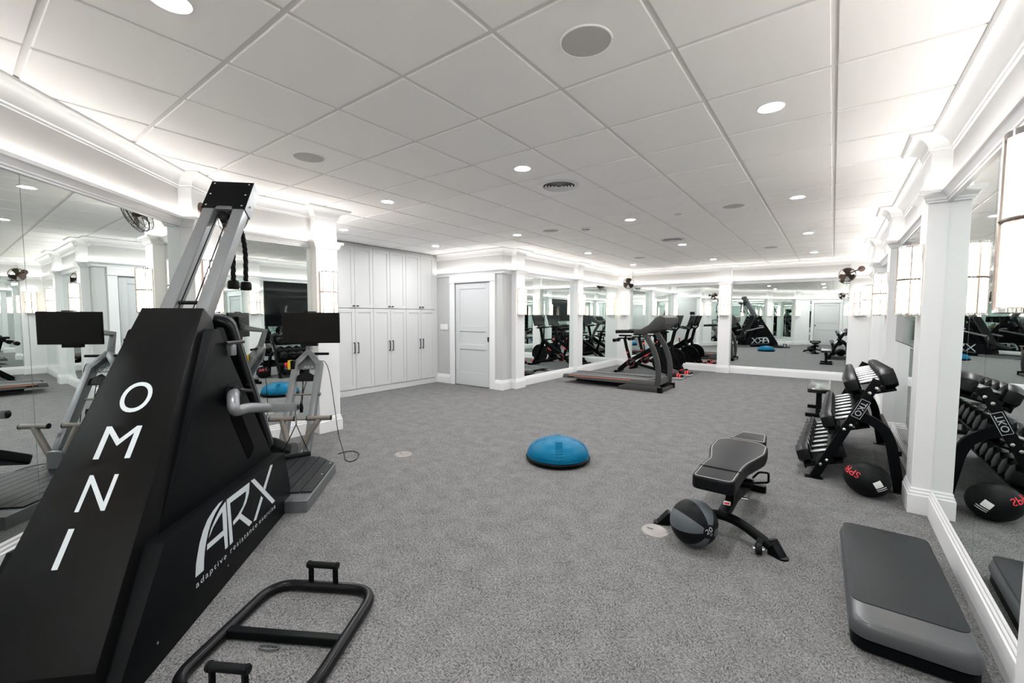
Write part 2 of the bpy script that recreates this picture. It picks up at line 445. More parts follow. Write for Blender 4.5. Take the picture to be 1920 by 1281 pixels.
# ---- ceiling tiles
T = 0.6096
def clip(poly, n, d):                       # keep n.p >= d
    out = []
    for i in range(len(poly)):
        a, b = poly[i - 1], poly[i]
        fa = n[0] * a[0] + n[1] * a[1] - d; fb = n[0] * b[0] + n[1] * b[1] - d
        if (fa >= 0) != (fb >= 0):
            t = fa / (fa - fb); out.append((a[0] + (b[0] - a[0]) * t, a[1] + (b[1] - a[1]) * t))
        if fb >= 0: out.append(b)
    return out
def tile_geo(poly, gap=0.0135):
    g = G(); n = len(poly)
    cx = sum(p[0] for p in poly) / n; cy = sum(p[1] for p in poly) / n
    def ring(ins, z):
        r = []
        for i in range(n):
            p0, p, p1 = Vector(poly[i - 1]), Vector(poly[i]), Vector(poly[(i + 1) % n])
            d0 = (p - p0); d1 = (p1 - p)
            if d0.length < 1e-5 or d1.length < 1e-5: r.append((p.x, p.y, z)); continue
            d0.normalize(); d1.normalize()
            n0 = Vector((-d0.y, d0.x)); n1 = Vector((-d1.y, d1.x))
            q = p + (n0 + n1) * (ins / max(1 + n0.dot(n1), 0.4)); r.append((q.x, q.y, z))
        return r
    v = ring(gap, H + 0.012) + ring(gap, H + 0.003) + ring(gap + 0.003, H)
    f = [tuple(range(2 * n, 3 * n))]
    for k in range(2):
        for i in range(n): f.append((k * n + i, k * n + (i + 1) % n, (k + 1) * n + (i + 1) % n, (k + 1) * n + i))
    return g.add(v, f)
full_tile = None
hall = [((-1, 0), -(XR - 0.03)), ((0, -1), -(YF - 0.03)), ((0, 1), YB + 0.03), ((1, 1), S45 + 0.04)]
for iu in range(-8, 16):
    for iv in range(-1, 12):
        x1 = -iv * T; x0 = x1 - T; y0 = iu * T; y1 = y0 + T
        cell = [(x0, y0), (x1, y0), (x1, y1), (x0, y1)]
        cxm, cym = (x0 + x1) / 2, (y0 + y1) / 2
        pl = list(hall)
        if y1 <= YA + 0.1 or y0 >= YD - 0.1: pl.append(((1, 0), XL + 0.03))
        else: pl.append(((1, 0), XA + 0.02))
        poly = cell
        for n_, d_ in pl:
            if poly: poly = clip(poly, n_, d_)
        if x0 < XL and poly and not (y1 <= YA + .1 or y0 >= YD - .1):
            poly = clip(poly, (0, 1), YA + 0.03) if cxm < XL else poly
            poly = clip(poly, (0, -1), -(YD - 0.03)) if poly and cxm < XL else poly
        if len(poly) < 3: continue
        area = 0.5 * abs(sum(poly[i - 1][0] * poly[i][1] - poly[i][0] * poly[i - 1][1] for i in range(len(poly))))
        if area < 0.004: continue
        if abs(area - T * T) < 1e-6:
            if full_tile is None:
                tile_geo([(-T / 2, -T / 2), (T / 2, -T / 2), (T / 2, T / 2), (-T / 2, T / 2)]).build('ceiling_tile', TILE, ceiling)
                full_tile = ceiling.children[-1] if False else [o for o in COL.objects if o.name.startswith('ceiling_tile')][-1]
                full_tile.location = (cxm, cym, 0)
            else:
                o = full_tile.copy(); COL.objects.link(o); o.location = (cxm, cym, 0)
        else:
            tile_geo(poly).build('ceiling_tile', TILE, ceiling)
# ---- mirrors
def mirror_bay(p, q, n, label, z0=Z_BASE, z1=Z_LB, nrm=None):
    p = Vector((*p, 0)); q = Vector((*q, 0)); d = (q - p); Ln = d.length; d.normalize()
    ang = math.atan2(d.y, d.x)
    mid = (p + q) / 2
    root = thing('wall_mirror', label, 'mirror', (mid.x, mid.y, z0), ang)
    for k in range(n):
        a = -Ln / 2 + Ln * k / n + 0.0015; b = -Ln / 2 + Ln * (k + 1) / n - 0.0015
        G().box(a, b, -0.0075, 0.0, 0.0, z1 - z0).build('mirror_pane', MIRROR, root)
r_ = [YB] + [v for pr_ in right_p for v in pr_] + [YF - PD]
names_r = ['wall mirror on right wall at the rear corner behind the camera', 'wall mirror on right wall just behind the camera position', 'wall mirror on right wall beside the step platform', 'wall mirror on right wall behind the dumbbell rack and television', 'wall mirror on right wall between the third and fourth pilasters', 'wall mirror on right wall next to the far corner']
for k in range(6):
    a, b = r_[2 * k], r_[2 * k + 1]
    mirror_bay((XR, a), (XR, b), 2, names_r[k])
f_ = [(0.31, -2.0), (-2.28, -4.58)]
mirror_bay((0.31, YF), (-2.0, YF), 2, 'wide wall mirror on the far wall right of the centre pilaster')
mirror_bay((-2.28, YF), (-4.58, YF), 2, 'wide wall mirror on the far wall behind the exercise bikes')
mirror_bay((XL, YF - PD), (XL, 7.30), 2, 'wall mirror on far left wall between bikes and corner pilaster')
mirror_bay((XL, 7.02), (XL, 4.83), 2, 'wall mirror on far left wall behind the treadmill end')
mirror_bay((XL, 0.56), (XL, A_C0[1]), 1, 'wall mirror behind the tower monitor of the big black machine')
def dm(a0, a1, n, label): mirror_bay(d45(a0), d45(a1), n, label)
dm(aC, -0.16, 2, 'wide angled wall mirror directly behind the big black machine')
dm(-0.44, -1.70, 1, 'angled wall mirror left of the camera, out of direct view')
mirror_bay((S45 - YB, YB), (RD[0] - 0.12, YB), 1, 'narrow wall mirror on the rear wall beside the door')
# ---- doors
def panel_door(name, M, w, h, panels, label=None):
    root = bpy.data.objects.new(name, None); COL.objects.link(root); root.matrix_world = M; root['kind'] = 'structure'
    g = G(); zs = [0.0] + [v for pnl in panels for v in pnl] + [h]
    g.box(0, 0.115, 0, 0.04, 0, h); g.box(w - 0.115, w, 0, 0.04, 0, h)
    for k in range(0, len(zs), 2): g.box(0.115, w - 0.115, 0, 0.04, zs[k], zs[k + 1])
    g.build('door_frame', DOORW, root, bevel=(0.004, 2))
    for a, b in panels:
        p = G(); p.box(0.11, w - 0.11, 0.012, 0.03, a - 0.005, b + 0.005); p.build('panel', DOORW, root)
    return root
wd = DOOR[1] - DOOR[0] - 0.02
d1 = panel_door('door_1', frame((DOOR[0] + 0.01, YD + 0.012, 0.012), (1, 0, 0), (0, 1, 0)), wd, 2.06, [(0.26, 0.73), (0.83, 1.09), (1.20, 1.94)])
G().box(wd - 0.055, wd - 0.03, -0.012, 0.0, 0.90, 0.99).build('door_pull', SATIN, d1)
g = G()
for x0, x1 in ((DOOR[0] - 0.13, DOOR[0]), (DOOR[1], DOOR[1] + 0.13)): g.box(x0, x1, YD - 0.022, YD + 0.06, 0.0, 2.085)
g.box(DOOR[0] - 0.13, DOOR[1] + 0.13, YD - 0.026, YD + 0.06, 2.085, 2.215)
g.box(DOOR[0] - 0.14, DOOR[1] + 0.14, YD - 0.034, YD + 0.0, 2.078, 2.095)
n_trim += 1; struct(g.build('trim_%d' % n_trim, WHITE, bevel=(0.003, 1)))
wd2 = RD[1] - RD[0] - 0.02
d2 = panel_door('door_2', frame((RD[1] - 0.01, YB - 0.012, 0.012), (-1, 0, 0), (0, -1, 0)), wd2, 2.06, [(0.26, 0.73), (0.83, 1.09), (1.20, 1.94)])
G().box(wd2 - 0.07, wd2 - 0.03, -0.03, 0.0, 0.92, 0.99).build('door_pull', SATIN, d2)
g = G()
for x0, x1 in ((RD[0] - 0.11, RD[0]), (RD[1], RD[1] + 0.11)): g.box(x0, x1, YB - 0.02, YB + 0.022, 0.0, 2.085)
g.box(RD[0] - 0.11, RD[1] + 0.11, YB - 0.02, YB + 0.026, 2.085, 2.215)
n_trim += 1; struct(g.build('trim_%d' % n_trim, WHITE, bevel=(0.003, 1)))

# ================================================================== fixtures
# grey painted piece of left wall between the door corner and first pilaster
n_trim += 1; struct(G().box(XL - 0.007, XL - 0.002, YD + 0.0, 4.54, 0.185, 2.22).build('trim_%d' % n_trim, GREYP))
# ---- wall sconces
SB, ST = 1.435, 1.945
def make_sconce():
    r = thing('wall_sconce', '', 'sconce', group='glass rod wall sconces on the pilasters')
    A, B = 0.096, 0.112
    hs = ST - SB
    def el(k, a, b, n=14): t = PI * k / n; return (a * math.cos(t), 0.012 + b * math.sin(t))
    G().box(-0.098, 0.098, 0.0, 0.012, 0.0, hs).build('back_plate', CHROME, r, bevel=(0.002, 1))
    core = [el(k, A * 0.78, B * 0.78) for k in range(15)]
    G().prism(core, 0.016, hs - 0.016, 'z').build('light_core', CORE, r, smooth=40)
    rod = None
    n = 15
    for tier, (z0, z1) in enumerate(((0.016, hs * 0.515 - 0.006), (hs * 0.515 + 0.006, hs - 0.016))):
        me = None
        for k in range(n + 1):
            t = PI * (k + 0.0) / n
            if rod is None or rod[1] != tier:
                o = G().cyl((0, 0, z0), (0, 0, z1), 0.0079, 8).build('glass_rod', ROD, r, smooth=40); rod = (o, tier)
            else:
                o = rod[0].copy(); COL.objects.link(o)
            o.location = (A * 0.93 * math.cos(t), 0.018 + B * 0.90 * math.sin(t), 0)
    g = G(); g.prism([el(k, A * 1.07, B * 1.07) for k in range(15)], 0.0, 0.018, 'z'); g.build('bottom_cap', CHROME, r, bevel=(0.003, 1), smooth=35)
    g = G()                                   # top cap left open as a ring to let the added uplight out
    for k in range(14):
        o0, o1, i0, i1 = el(k, A * 1.07, B * 1.07), el(k + 1, A * 1.07, B * 1.07), el(k, A * 0.80, B * 0.80), el(k + 1, A * 0.80, B * 0.80)
        z0, z1 = hs - 0.018, hs
        g.add([(*o0, z0), (*o1, z0), (*i1, z0), (*i0, z0), (*o0, z1), (*o1, z1), (*i1, z1), (*i0, z1)], [(0, 3, 2, 1), (4, 5, 6, 7), (0, 1, 5, 4), (2, 3, 7, 6)])
    g.build('top_ring', CHROME, r, smooth=35)
    n_ = 15; g = G(); g.add([(*el(k, A * 0.70, B * 0.70), hs - 0.0155) for k in range(n_)], [tuple(range(n_))]); g.build('added_uplight', ADDED_UP, r)  # upward glow surface added for ceiling light, not a known lamp part
    g = G(); g.tube([(*el(k, A * 1.05, B * 1.03), hs * 0.515) for k in range(15)], 0.0075, 8); g.build('middle_band', SFRAME, r, smooth=40)
    for k in (2, 7, 12):
        x, y = el(k, A * 1.06, B * 1.05)
        G().cyl((x, y, 0.01), (x, y, hs - 0.01), 0.0058, 6).build('frame_bar', SFRAME, r, smooth=40)
    return r
s0 = make_sconce()
sconces = []
rn = ['behind the camera at rear right', 'on nearest right pilaster, at the right picture edge', 'on right pilaster beside the dumbbell rack', 'on third right pilaster past the television', 'on fourth right pilaster towards the far wall']
for (a, b), t in zip(right_p, rn): sconces.append(((XR - PD, (a + b) / 2), PI / 2, t))
sconces += [((0.49, YF - PD), PI, 'on far wall corner pilaster, right'), ((-2.14, YF - PD), PI, 'on centre pilaster of the far wall'), ((-4.74, YF - PD), PI, 'on far wall corner pilaster, left behind the bikes'),
    ((XL + PD, 4.685), -PI / 2, 'on pilaster right of the white door'), ((XL + PD, 7.16), -PI / 2, 'on pilaster behind the treadmill deck'), ((XL + PD, 0.695), -PI / 2, 'on pilaster left of the white cabinets, above the monitor')]
cx, cyy = (Vector(A_C0) + Vector(d45(aC, PD))) / 2
sconces.append(((cx, cyy), -PI / 4, 'on corner pilaster seen between the machine rails'))
for (a, b), t in zip(diag_p, ('on first angled pilaster left of the camera', 'on second angled pilaster behind the camera')): sconces.append((d45((a + b) / 2, PD), -PI / 4, t))
for i, (p, rz, t) in enumerate(sconces):
    lab = 'lit chrome and glass rod sconce ' + t
    if i == 0: s0['label'] = lab; s0.location = (*p, SB); s0.rotation_euler = (0, 0, rz)
    else: copy_thing(s0, lab, (*p, SB), rz)
# ---- recessed downlights
def make_down():
    r = thing('recessed_downlight', '', 'downlight', group='recessed ceiling downlights')
    G().lathe([(0.052, -0.001), (0.054, -0.003), (0.072, -0.005), (0.075, 0.0), (0.075, 0.004)], 28).build('trim_ring', WHITE, r, smooth=40)
    G().add([(0.053 * math.cos(2 * PI * k / 24), 0.053 * math.sin(2 * PI * k / 24), -0.0015) for k in range(24)], [tuple(range(24))[::-1]]).build('lens', DOWN, r)
    return r
dl = make_down()
rows = [(-6.5, 'row behind the camera'), (-2.5, 'row nearest the camera'), (1.5, 'second row from the camera'), (5.5, 'third row from the camera'), (9.5, 'fourth row from the camera'), (13.5, 'farthest row by the far wall')]
cols = [(-0.5, 'right end'), (-3.5, 'middle'), (-6.5, 'left end'), (-9.5, 'alcove by the cabinets')]
first = True
for ry, rt_ in rows:
    for cxx, ct in cols:
        x, y = cxx * T, ry * T
        if cxx == -9.5 and ry not in (5.5, 1.5): continue
        if cxx == -9.5 and ry == 1.5: x, y = -9.5 * T, 2.5 * T
        if x + y < S45 + 0.3: continue
        lab = 'recessed ceiling downlight, %s of the %s' % (ct, rt_)
        if cxx == -9.5: lab = 'recessed ceiling downlight over the alcove, %s of two' % ('far one' if ry == 5.5 else 'near one')
        if first: dl['label'] = lab; dl.location = (x, y, H); first = False
        else: copy_thing(dl, lab, (x, y, H))
# ---- round ceiling speakers, air diffusers, detectors
def disc_fix(name, cat, label, x, y, build): 
    r = thing(name, label, cat, (x, y, H)); build(r); return r
def spk(r):
    G().lathe([(0.0001, -0.006), (0.10, -0.0055), (0.112, -0.004)], 36).build('grille', SPKR, r, smooth=40)
    G().lathe([(0.112, -0.004), (0.114, -0.007), (0.12, -0.006), (0.121, 0.002)], 36).build('rim', TILE, r, smooth=40)
for (x, y, t) in ((-1.5, -0.5, 'nearest the camera'), (-5.5, -0.5, 'above the big black machine'), (-1.5, 5.5, 'right of centre halfway down the room'), (-5.5, 5.5, 'left of centre halfway down the room'), (-1.5, 11.5, 'by the far mirrors, right side'), (-5.5, 11.5, 'by the far mirrors, left side')):
    o = disc_fix('ceiling_speaker', 'speaker', 'round grey in-ceiling speaker grille ' + t, x * T, y * T, spk); o['group'] = 'in-ceiling speakers'
def diff(r):
    G().lathe([(0.0001, -0.0005), (0.155, -0.0005)], 32).build('throat', mat('duct_black', (0.02, 0.02, 0.022), 0.8), r)
    G().lathe([(0.150, -0.002), (0.158, -0.010), (0.19, -0.008), (0.20, -0.003), (0.20, 0.002)], 36).build('flange', WHITE, r, smooth=40)
    for k, rr in enumerate((0.035, 0.065, 0.095, 0.125)):
        G().lathe([(rr - 0.006, -0.003), (rr + 0.011, -0.013), (rr + 0.0125, -0.012), (rr - 0.004, -0.001)], 32).build('cone_ring', WHITE, r, smooth=40)
for y, t in ((2.5, 'nearer of the two'), (8.5, 'farther of the two')):
    disc_fix('air_diffuser', 'air vent', 'round white ceiling air diffuser with dark slots, ' + t, -3.5 * T, y * T, diff)['group'] = 'ceiling air diffusers'
def smoke(r):
    G().lathe([(0.0001, -0.042), (0.030, -0.042), (0.046, -0.034), (0.055, -0.018), (0.066, -0.010), (0.068, 0.002)], 24).build('housing', WHITE, r, smooth=40)
    G().lathe([(0.047, -0.033), (0.050, -0.030), (0.0535, -0.0225)], 24).build('vent_slot', mat('slot_grey', (0.25, 0.25, 0.25), 0.7), r)
disc_fix('smoke_detector', 'detector', 'white smoke detector on the ceiling past the air diffuser', -2.857, 3.507, smoke)
def sprk(r):
    G().lathe([(0.0001, -0.004), (0.038, -0.004), (0.042, 0.001)], 24).build('cover_plate', mat('plate_grey', (0.5, 0.52, 0.54), 0.5), r, smooth=40)
    G().lathe([(0.0001, -0.010), (0.02, -0.010), (0.022, -0.004)], 16).build('centre_disc', WHITE, r, smooth=40)
disc_fix('sprinkler_cover', 'sprinkler', 'small flat grey sprinkler cover in a ceiling tile', -1.545, 3.409, sprk)
# ---- wall fans
def wall_fan(base, out, center, aim, R_, label, spin=0.0):
    base = Vector(base); out = Vector(out).normalized(); c = Vector(center); aim = Vector(aim).normalized()
    root = thing('wall_fan', label, 'fan', base, group='bronze wall fans')
    L = lambda p: Vector(p) - base
    Mo = frame((0, 0, 0), out.orthogonal(), out.cross(out.orthogonal()).normalized())
    Mo = frame((0, 0, 0), *(lambda t: (t, out.cross(t)))(out.cross(Vector((0, 0, 1))).normalized()))
    G().lathe([(0.0001, 0.016), (0.03, 0.016), (0.056, 0.012), (0.062, 0.004), (0.062, 0.0)], 24, Mo).build('wall_plate', BRONZEL, root, smooth=40)
    x = aim.cross(Vector((0, 0, 1))).normalized(); Ma = frame(L(c), x, aim.cross(x))
    back = L(c) - aim * 0.10
    p = [Vector((0, 0, 0)) + out * 0.01, out * 0.09, back - aim * 0.05 + Vector((0, 0, 0.0))]
    G().tube(fillet(p, 0.05), 0.013, 8).build('arm', BRONZE, root, smooth=40)
    G().lathe([(0.0001, -0.17), (0.035, -0.165), (0.05, -0.13), (0.052, -0.06), (0.04, -0.035), (0.0001, -0.03)], 20, Ma).build('motor', BRONZE, root, smooth=40)
    for k in range(3):
        a = spin + 2 * PI * k / 3; g = G()
        for rr, w, tw in ((0.03, 0.03, 0.5), (0.08, 0.065, 0.42), (R_ * 0.62, 0.085, 0.36), (R_ * 0.86, 0.06, 0.3), (R_ * 0.92, 0.02, 0.3)):
            for sgn in (-1, 1):
                g.v.append(Vector((rr, sgn * w * math.cos(tw), sgn * w * math.sin(tw))))
        nb = len(g.v)
        g.v += [v + Vector((0, 0, 0.003)) for v in g.v]
        for q in range(4):
            g.f.append((2 * q, 2 * q + 1, 2 * q + 3, 2 * q + 2)); g.f.append((nb + 2 * q, nb + 2 * q + 2, nb + 2 * q + 3, nb + 2 * q + 1))
            g.f.append((2 * q, 2 * q + 2, nb + 2 * q + 2, nb + 2 * q)); g.f.append((2 * q + 1, nb + 2 * q + 1, nb + 2 * q + 3, 2 * q + 3))
        rotM = Ma @ Matrix.Rotation(a, 4, 'Z')
        g.v = [rotM @ v for v in g.v]
        g.build('blade', BRONZE, root, smooth=40)
    G().lathe([(0.0001, 0.03), (0.02, 0.028), (0.032, 0.01), (0.034, -0.03)], 16, Ma).build('hub', BRONZE, root, smooth=40)
    g = G()
    for rr, z in ((R_, 0.0), (R_ * 0.985, 0.035), (R_ * 0.985, -0.04), (R_ * 0.7, 0.055), (R_ * 0.42, 0.062)):
        g.tube([Ma @ Vector((rr * math.cos(2 * PI * k / 32), rr * math.sin(2 * PI * k / 32), z)) for k in range(32)], 0.0028 if rr < R_ else 0.005, 6, closed=True)
    for k in range(16):
        a = 2 * PI * k / 16; cs, sn = math.cos(a), math.sin(a)
        g.tube([Ma @ Vector((r2 * cs, r2 * sn, z)) for r2, z in ((0.03, 0.063), (R_ * 0.42, 0.062), (R_ * 0.7, 0.055), (R_ * 0.985, 0.035), (R_, 0.0), (R_ * 0.985, -0.04), (R_ * 0.6, -0.07), (0.05, -0.08))], 0.0016, 4)
    g.build('cage', BRONZE, root, smooth=40)
    return root
wall_fan((0.49, YF - PD, 2.435), (0, -1, 0), (0.25, 9.40, 2.30), (-0.15, -1, -0.25), 0.145, 'bronze caged wall fan high in the far right corner', 2.6)
wall_fan((-4.67, YF - PD, 2.40), (0, -1, 0), (-4.53, 9.38, 2.315), (0.45, -1, -0.25), 0.145, 'bronze caged wall fan high in the far left corner', 0.4)
wall_fan((cx + 0.05, cyy - 0.05, 2.41), (1, 1, 0), (-4.50, -0.42, 2.34), (0.75, 0.6, -0.35), 0.16, 'bronze caged wall fan behind the head of the black machine', 1.0)
wall_fan((XR - PD, -2.76, 2.43), (-1, 0, 0), (0.33, -2.6, 2.33), (-0.6, 0.8, -0.25), 0.145, 'bronze caged wall fan on the rear right pilaster behind camera', 0.2)
# ---- built-in cabinets
XC = -6.70
def shaker(name, w, h, parent, loc):
    g = G(); s = 0.065
    g.box(0, 0.02, 0, s, 0, h); g.box(0, 0.02, w - s, w, 0, h); g.box(0, 0.02, s, w - s, 0, s); g.box(0, 0.02, s, w - s, h - s, h)
    g.box(0, 0.011, s, w - s, s, h - s)
    o = g.build(name, CABW, parent, bevel=(0.0015, 1)); o.location = loc; return o
ends = [1.150, 1.907, 2.660, 3.412, 4.165]
cl = ['partly hidden behind the left pilaster', 'nearest of the three in full view', 'middle of the three in full view', 'farthest, next to the grey door wall']
for k in range(4):
    y0, y1 = ends[k], ends[k + 1]; w = y1 - y0
    r = thing('wall_cabinet', 'tall white shaker cabinet with black pulls, ' + cl[k], 'cabinet', (XC - 0.02, y0, 0), group='built-in white cabinets')
    g = G(); g.box(-0.34, 0.0, 0.001, w - 0.001, 0.0, H - 0.004); g.build('body', CABW, r)
    G().box(0.0, 0.012, 0.001, w - 0.001, 0.0, 0.10).build('toe_kick', CABW, r)
    hw = w / 2 - 0.006
    for j in range(2):
        yy = 0.004 + j * (w / 2)
        lo = shaker('lower_door', hw, 1.42, r, (0.001, yy, 0.115))
        hi = shaker('upper_door', hw, 1.08, r, (0.001, yy, 1.55))
        hx = hw - 0.035 if j == 0 else 0.035
        g = G(); g.tube(fillet([(0.02, hx, 0.64), (0.052, hx, 0.64), (0.052, hx, 0.82), (0.02, hx, 0.82)], 0.004, 2), 0.008, 8)
        g.build('pull', SATIN, lo, smooth=40)
        g = G(); g.cyl((0.02, hx, 0.035), (0.04, hx, 0.035), 0.007, 10); g.box(0.038, 0.052, hx - 0.02, hx + 0.02, 0.025, 0.045); g.build('knob', SATIN, hi)
n_trim += 1; g = G(); g.box(XC - 0.36, XC - 0.006, YA + 0.0, ends[0] - 0.002, 0, H - 0.004); struct(g.build('trim_%d' % n_trim, CABW))
n_trim += 1; g = G(); g.box(XC - 0.36, XC - 0.006, ends[4] + 0.002, YD, 0, H - 0.004); struct(g.build('trim_%d' % n_trim, CABW))
# ---- light switches, control panel, power outlet plates
def plate(label, cat, name, M, w, h, n, material=WHITE, inner=WHITE):
    r = bpy.data.objects.new(name, None); COL.objects.link(r); r.matrix_world = M; tag(r, label, cat)
    G().prism(rrect(w, h, 0.006), 0.0, 0.006, 'z').build('plate', material, r, bevel=(0.0015, 1))
    for k in range(n):
        x = (k - (n - 1) / 2) * 0.046
        G().box(x - 0.0165, x + 0.0165, -0.033, 0.033, 0.006, 0.010).build('rocker', inner, r, bevel=(0.001, 1))
    return r
plate('white four-gang light switch plate on grey wall beside the door', 'light switch', 'light_switch', frame((-6.50, YD - 0.0, 1.18), (1, 0, 0), (0, 0, 1)), 0.215, 0.12, 4)
r = bpy.data.objects.new('control_panel', None); COL.objects.link(r); r.matrix_world = frame((-5.15, YA + 0.008, 1.55), (-1, 0, 0), (0, 0, 1)); tag(r, 'black touch control panel on grey alcove wall, seen only in mirrors', 'control panel')
G().prism(rrect(0.20, 0.13, 0.008), 0.0, 0.012, 'z').build('housing', SATIN, r); G().box(-0.09, 0.09, -0.055, 0.055, 0.012, 0.013).build('screen', SCREEN, r)
r = bpy.data.objects.new('thermostat', None); COL.objects.link(r); r.matrix_world = frame((-5.15, YA + 0.008, 1.36), (-1, 0, 0), (0, 0, 1)); tag(r, 'small round-cornered black thermostat below the control panel', 'thermostat')
G().prism(rrect(0.09, 0.09, 0.02), 0.0, 0.022, 'z').build('housing', SATIN, r); G().prism(rrect(0.06, 0.06, 0.014), 0.022, 0.024, 'z').build('dial_glass', SCREEN, r)
# ---- television on the right wall
tv = thing('television', 'large flat black television on the right wall above the dumbbells', 'television', (XR - 0.001, 3.41, 1.15))
G().box(-0.032, -0.002, -0.955, 0.955, 0.0, 1.055).build('housing', SATIN, tv, bevel=(0.003, 1))
G().box(-0.0335, -0.032, -0.947, 0.947, 0.012, 1.047).build('screen', SCREEN, tv)
# ---- floor boxes
for (x, y, t) in ((-0.85, 0.652, 'beside the grey and black ball'), (-3.439, 0.663, 'in open carpet near the grey platform')):
    r = thing('floor_outlet', 'round metal floor outlet cover ' + t, 'floor outlet', (x, y, 0.0), group='floor outlets')
    G().lathe([(0.0001, 0.004), (0.062, 0.004), (0.068, 0.006), (0.082, 0.005), (0.088, 0.0005)], 28).build('cover', BRASS, r, smooth=35)
    G().box(-0.055, -0.015, -0.004, 0.004, 0.004, 0.0055).build('latch', SATIN, r)

# ================================================================== big black resistance machine (local x along the diagonal wall, -y towards the room)
BC = -2.95
arx = thing('resistance_machine', 'large black resistance training machine with angled rails and seat, by the diagonal mirror', 'exercise machine', (BC * q2, BC * q2, 0), math.radians(135))
def AB(a, b, z): return (a, -(b - BC), z)
# lower housing
g = G(); g.prism([(0.045, 0.0), (0.125, 0.125), (0.375, 0.478), (1.69, 0.438), (1.785, 0.15), (1.765, 0.0)], -0.285, 0.285, 'y')
base = g.build('base_housing', BLACK, arx, bevel=(0.004, 2), smooth=30)
# upper A-shaped housing
g = G(); g.prism([(0.44, 0.44), (0.972, 1.335), (0.985, 1.347), (1.015, 1.345), (1.03, 1.325), (1.675, 0.43)], -0.21, 0.21, 'y')
hous = g.build('upper_housing', BLACK, arx, bevel=(0.003, 2), smooth=30)
# tapered ramp cover carrying the big letters
def ramp_pt(z, side): return (0.995 - (1.46 - z) / 1.4, side * (0.15 + (1.46 - z) * 0.062), z)
v = []
for side in (-1, 1):
    for z, back in ((1.46, 0), (0.172, 0)): v.append(ramp_pt(z, side))
    hb = 0.15 + (1.46 - 0.172) * 0.062
    v += [(0.12, side * hb, 0.0), (0.62, side * hb, 0.0), (1.10, side * 0.155, 1.30), (1.072, side * 0.15, 1.405)]
g = G(); g.add(v, [(0, 1, 2, 3, 4, 5), (6, 7, 8, 9, 10, 11)[::-1]] + [(i, (i + 1) % 6, 6 + (i + 1) % 6, 6 + i) for i in range(6)])
ramp = g.build('ramp_cover', RAMPB, arx, bevel=(0.003, 2), smooth=30)
def letter(ch, b0, b1, z0, z1):
    a0 = 0.995 - (1.46 - z0) / 1.4; a1 = 0.995 - (1.46 - z1) / 1.4
    nrm = Vector((-1.4, 0, 1)).normalized() * 0.0012
    ctr = Vector(((a0 + a1) / 2, -((b0 + b1) / 2 - BC), (z0 + z1) / 2)) + nrm
    h = math.hypot(a1 - a0, z1 - z0)
    fit_text('letter_print', ch, b1 - b0, h, PRINTW, ramp, frame(ctr, (0, -1, 0), (1, 0, 1.4)))
letter('O', -3.014, -2.886, 0.973, 1.100); letter('M', -3.020, -2.876, 0.797, 0.919); letter('N', -3.004, -2.894, 0.620, 0.741); letter('I', -2.998, -2.977, 0.449, 0.568)
# flat printed logo on the near side panel
LOGO = [[(0.5718, 0.2041), (0.5804, 0.2612), (0.5938, 0.2968), (0.6156, 0.3448), (0.647, 0.389), (0.6884, 0.4244), (0.7405, 0.4454), (0.7946, 0.4589), (0.8366, 0.4571), (0.7989, 0.4422), (0.76, 0.4248), (0.7216, 0.3969), (0.694, 0.365), (0.6715, 0.3259), (0.6549, 0.2844), (0.6462, 0.2446), (0.6409, 0.1974)],
 [(0.6915, 0.3294), (0.7162, 0.3651), (0.7579, 0.3966), (0.8029, 0.4226), (0.8629, 0.4408), (0.8688, 0.3618), (0.8691, 0.1893), (0.84, 0.19), (0.8321, 0.2703), (0.673, 0.2788), (0.6779, 0.3055), (0.8275, 0.2999), (0.8257, 0.4001), (0.7838, 0.3842), (0.7345, 0.3617), (0.7072, 0.3383)],
 [(0.8724, 0.4446), (1.1399, 0.4354), (1.1269, 0.3762), (1.088, 0.3322), (1.024, 0.2984), (1.1567, 0.1845), (1.1124, 0.1802), (1.0027, 0.2791), (0.9322, 0.2751), (0.9314, 0.2976), (0.9852, 0.3069), (1.0465, 0.3307), (1.0805, 0.3622), (1.0931, 0.4003), (0.9079, 0.4105), (0.9234, 0.188), (0.8891, 0.1858)],
 [(1.1532, 0.4371), (1.2023, 0.4333), (1.4958, 0.1676), (1.4507, 0.1658)], [(1.4379, 0.4325), (1.4777, 0.4247), (1.349, 0.3019), (1.3222, 0.3275)], [(1.2862, 0.2894), (1.3125, 0.2659), (1.209, 0.173), (1.1714, 0.1808)]]
for poly in LOGO:
    bm = bmesh.new(); f = bm.faces.new([bm.verts.new((p[0], -0.2862, p[1])) for p in poly]); bm.normal_update(); bmesh.ops.triangulate(bm, faces=[f]); me = bpy.data.meshes.new('logo_print'); bm.to_mesh(me); bm.free()
    link('logo_print', me, PRINTW, base)
for wd_, ac, ww in (('adaptive', 0.712, 0.275), ('resistance', 1.055, 0.325), ('exercise', 1.372, 0.25)):
    fit_text('logo_lettering', wd_, ww, 0.038 if wd_ == 'adaptive' else 0.028, PRINTW, base, frame((ac, -0.2862, 0.165 - 0.036 * (ac - 0.575) + (0.0 if wd_ != 'adaptive' else -0.006)), (1, 0, -0.036), (0.036, 0, 1)), spacing=1.3)
